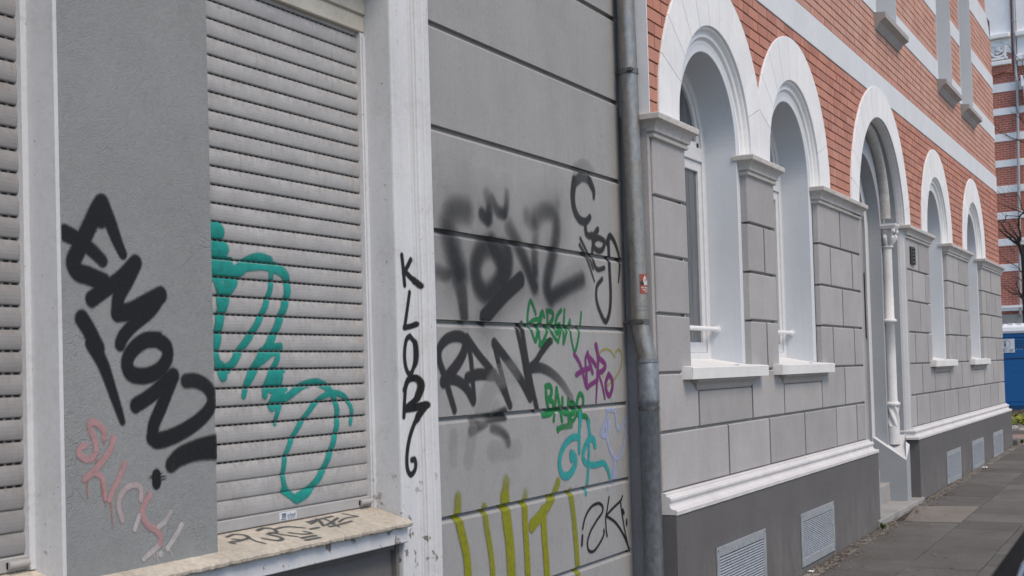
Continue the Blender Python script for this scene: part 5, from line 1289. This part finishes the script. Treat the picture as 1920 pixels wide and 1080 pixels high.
# ================================================================== PARKED CAR (only the edge of its roof reaches the picture)
car = tag(empty('parked_car'), 'dark parked car whose black roof edge shows at the kerb', 'car')
M['car_paint'] = plain('dark_car_paint', (.008,.008,.009), .22, .0, .5); M['soft_top'] = plaster('soft_top', (.009,.009,.010), rough=.95, bs=300, bst=.4, bd=.002, var=.1); M['car_glass'] = plain('car_glass', (.008,.009,.010), .04, 0, .6); M['chrome'] = plain('car_chrome', (.45,.47,.50), .2, .9); M['tyre'] = plain('tyre', (.015,.015,.015), .85); M['rim'] = plain('rim', (.35,.36,.37), .35, .8); M['lamp'] = plain('tail_lamp', (.25,.01,.01), .2)
cyc, g = -3.315, -.115-.11+.0
g = gz(3)-.118
x0 = .78
def ring(x, hw, zl, zh, bulge):
    return [(x, cyc-hw*.86, zl), (x, cyc-hw, zl+.16), (x, cyc-hw-bulge, (zl+zh)/2), (x, cyc-hw, zh-.06), (x, cyc-hw*.95, zh), (x, cyc+hw*.95, zh), (x, cyc+hw, zh-.06), (x, cyc+hw+bulge, (zl+zh)/2), (x, cyc+hw, zl+.16), (x, cyc+hw*.86, zl)]
b = MB()
rows = [ring(x0, .70, g+.32, g+.86, 0), ring(x0+.06, .80, g+.22, g+.93, .01), ring(x0+.35, .84, g+.18, g+.98, .02), ring(x0+1.4, .86, g+.18, g+.96, .02), ring(x0+2.7, .86, g+.18, g+.95, .02), ring(x0+3.1, .85, g+.18, g+.92, .02), ring(x0+3.8, .82, g+.2, g+.80, .01), ring(x0+4.12, .74, g+.24, g+.66, 0), ring(x0+4.2, .60, g+.3, g+.55, 0)]
b.grid(rows, True, smooth=False); b.add(rows[0], [tuple(range(10))[::-1]]); b.add(rows[-1], [tuple(range(10))])
b.build('body', M['car_paint'], car)
def gring(x, hb, ht, zb_, zt_): return [(x, cyc-hb, zb_), (x, cyc-ht, zt_), (x, cyc+ht, zt_), (x, cyc+hb, zb_)]
b = MB(); ztop = 1.352
rows = [[(x0+.12, cyc-.78, g+.95), (x0+.50, cyc-.70, ztop-.05), (x0+.50, cyc+.70, ztop-.05), (x0+.12, cyc+.78, g+.95)], [(x0+.55, cyc-.81, g+.96), (x0+.62, cyc-.715, ztop-.03), (x0+.62, cyc+.715, ztop-.03), (x0+.55, cyc+.81, g+.96)], [(x0+2.3, cyc-.81, g+.95), (x0+2.0, cyc-.71, ztop-.03), (x0+2.0, cyc+.71, ztop-.03), (x0+2.3, cyc+.81, g+.95)], [(x0+3.15, cyc-.78, g+.90), (x0+2.45, cyc-.69, ztop-.06), (x0+2.45, cyc+.69, ztop-.06), (x0+3.15, cyc+.78, g+.90)]]
b.grid(rows, smooth=False); b.add(rows[0], [(0,1,2,3)]); b.add(rows[-1], [(3,2,1,0)]); b.build('windows', M['car_glass'], car)
b = MB(); rows = []
for x, dz, hw in ((x0+.40, -.075, .70), (x0+.50, -.03, .72), (x0+.75, -.004, .735), (x0+1.3, .012, .738), (x0+1.9, .006, .735), (x0+2.3, -.03, .715), (x0+2.48, -.065, .70)):
    row = [(x, cyc-hw, ztop+dz-.035)]+[(x, cyc+hw*math.sin(a), ztop+dz+.045*math.cos(a)-.0) for a in np.linspace(-1.45, 1.45, 15)]+[(x, cyc+hw, ztop+dz-.035)]
    rows.append(row)
b.grid(rows); b.build('roof', M['soft_top'], car)
for s in (-1, 1):
    b = MB(); b.tube([(x0+.45, cyc+s*.700, ztop-.055), (x0+.75, cyc+s*.690, ztop+.022), (x0+1.9, cyc+s*.690, ztop+.028), (x0+2.3, cyc+s*.690, ztop-.005)], .0028, 8)
    b.build('roof_rail', M['chrome'], car)
for s in (-1, 1):
    b = MB(); b.tube([(x0+.2, cyc+s*.80, g+.965), (x0+1.4, cyc+s*.835, g+.972), (x0+2.9, cyc+s*.81, g+.955)], .008, 8); b.build('window_trim', M['chrome'], car)
    b = MB(); b.bev(x0-.012, x0+.05, min(cyc+s*.55, cyc+s*.76), max(cyc+s*.55, cyc+s*.76), g+.62, g+.84, .0) if False else b.box(x0-.012, x0+.05, min(cyc+s*.52, cyc+s*.70), max(cyc+s*.52, cyc+s*.70), g+.62, g+.82); b.build('tail_light', M['lamp'], car)
    b = MB(); b.box(x0+4.08, x0+4.17, min(cyc+s*.45, cyc+s*.68), max(cyc+s*.45, cyc+s*.68), g+.55, g+.66); b.build('headlight', M['rim'], car)
    for wx in (x0+.72, x0+3.38):
        wh = MB(); yo = cyc+s*.80
        def wl(prof, mat): 
            rows = [[(wx+r*math.cos(2*math.pi*k/28), yo+s*dy, g+.31+r*math.sin(2*math.pi*k/28)) for k in range(28)] for r, dy in prof]; wh.grid(rows, True, mat)
        wl([(.20, .05), (.22, .075), (.28, .08), (.305, .06), (.31, .0), (.305, -.12), (.25, -.14)], 0); w_o = wh.build('wheel', M['tyre'], car)
        wh = MB(); wl([(.01, .06), (.05, .066), (.06, .05), (.18, .045), (.205, .07), (.215, .05)], 0); wh.build('rim', M['rim'], w_o)

# ================================================================== LIGHT, SKY, CAMERA
w = bpy.data.worlds.new('World'); S.world = w; w.use_nodes = True
nt = w.node_tree; bg = nt.nodes['Background']
sky = nt.nodes.new('ShaderNodeTexSky'); sky.sky_type = 'NISHITA'; sky.sun_disc = False
SUN_EL, SUN_AZ = 54, 207       # azimuth measured clockwise from +y
sky.sun_elevation = R(SUN_EL); sky.sun_rotation = R(SUN_AZ); sky.air_density = 1.0; sky.dust_density = 1.2; sky.ozone_density = 1.0
nt.links.new(sky.outputs[0], bg.inputs['Color']); bg.inputs['Strength'].default_value = .115
sd = bpy.data.lights.new('sun', 'SUN'); sd.energy = 1.6; sd.angle = R(24); sd.color = (1, .85, .68)
so = bpy.data.objects.new('sun', sd); COL.objects.link(so)
az = R(SUN_AZ); el = R(SUN_EL)
dvec = Vector((math.sin(az)*math.cos(el), math.cos(az)*math.cos(el), math.sin(el)))
so.rotation_euler = dvec.to_track_quat('Z', 'Y').to_euler(); so.location = (0, -10, 12)
cd = bpy.data.cameras.new('camera'); cam = bpy.data.objects.new('camera', cd); COL.objects.link(cam); S.camera = cam
cd.sensor_fit = 'HORIZONTAL'; cd.sensor_width = 36; cd.lens = F*36/1920; cd.shift_y = (CY-540)/1920; cd.clip_start = .05; cd.clip_end = 1000
cam.matrix_world = Matrix(((RR[0], UU[0], -FF[0], CAM[0]), (RR[1], UU[1], -FF[1], CAM[1]), (RR[2], UU[2], -FF[2], CAM[2]), (0, 0, 0, 1)))
cd.dof.use_dof = True; cd.dof.focus_distance = 7.5; cd.dof.aperture_fstop = 9
S.view_settings.view_transform = 'Standard'; S.view_settings.look = 'None'; S.view_settings.exposure = 0.66; S.view_settings.gamma = 1.0
S.render.engine = 'CYCLES'; S.cycles.max_bounces = 8; S.cycles.diffuse_bounces = 4; S.cycles.transparent_max_bounces = 16
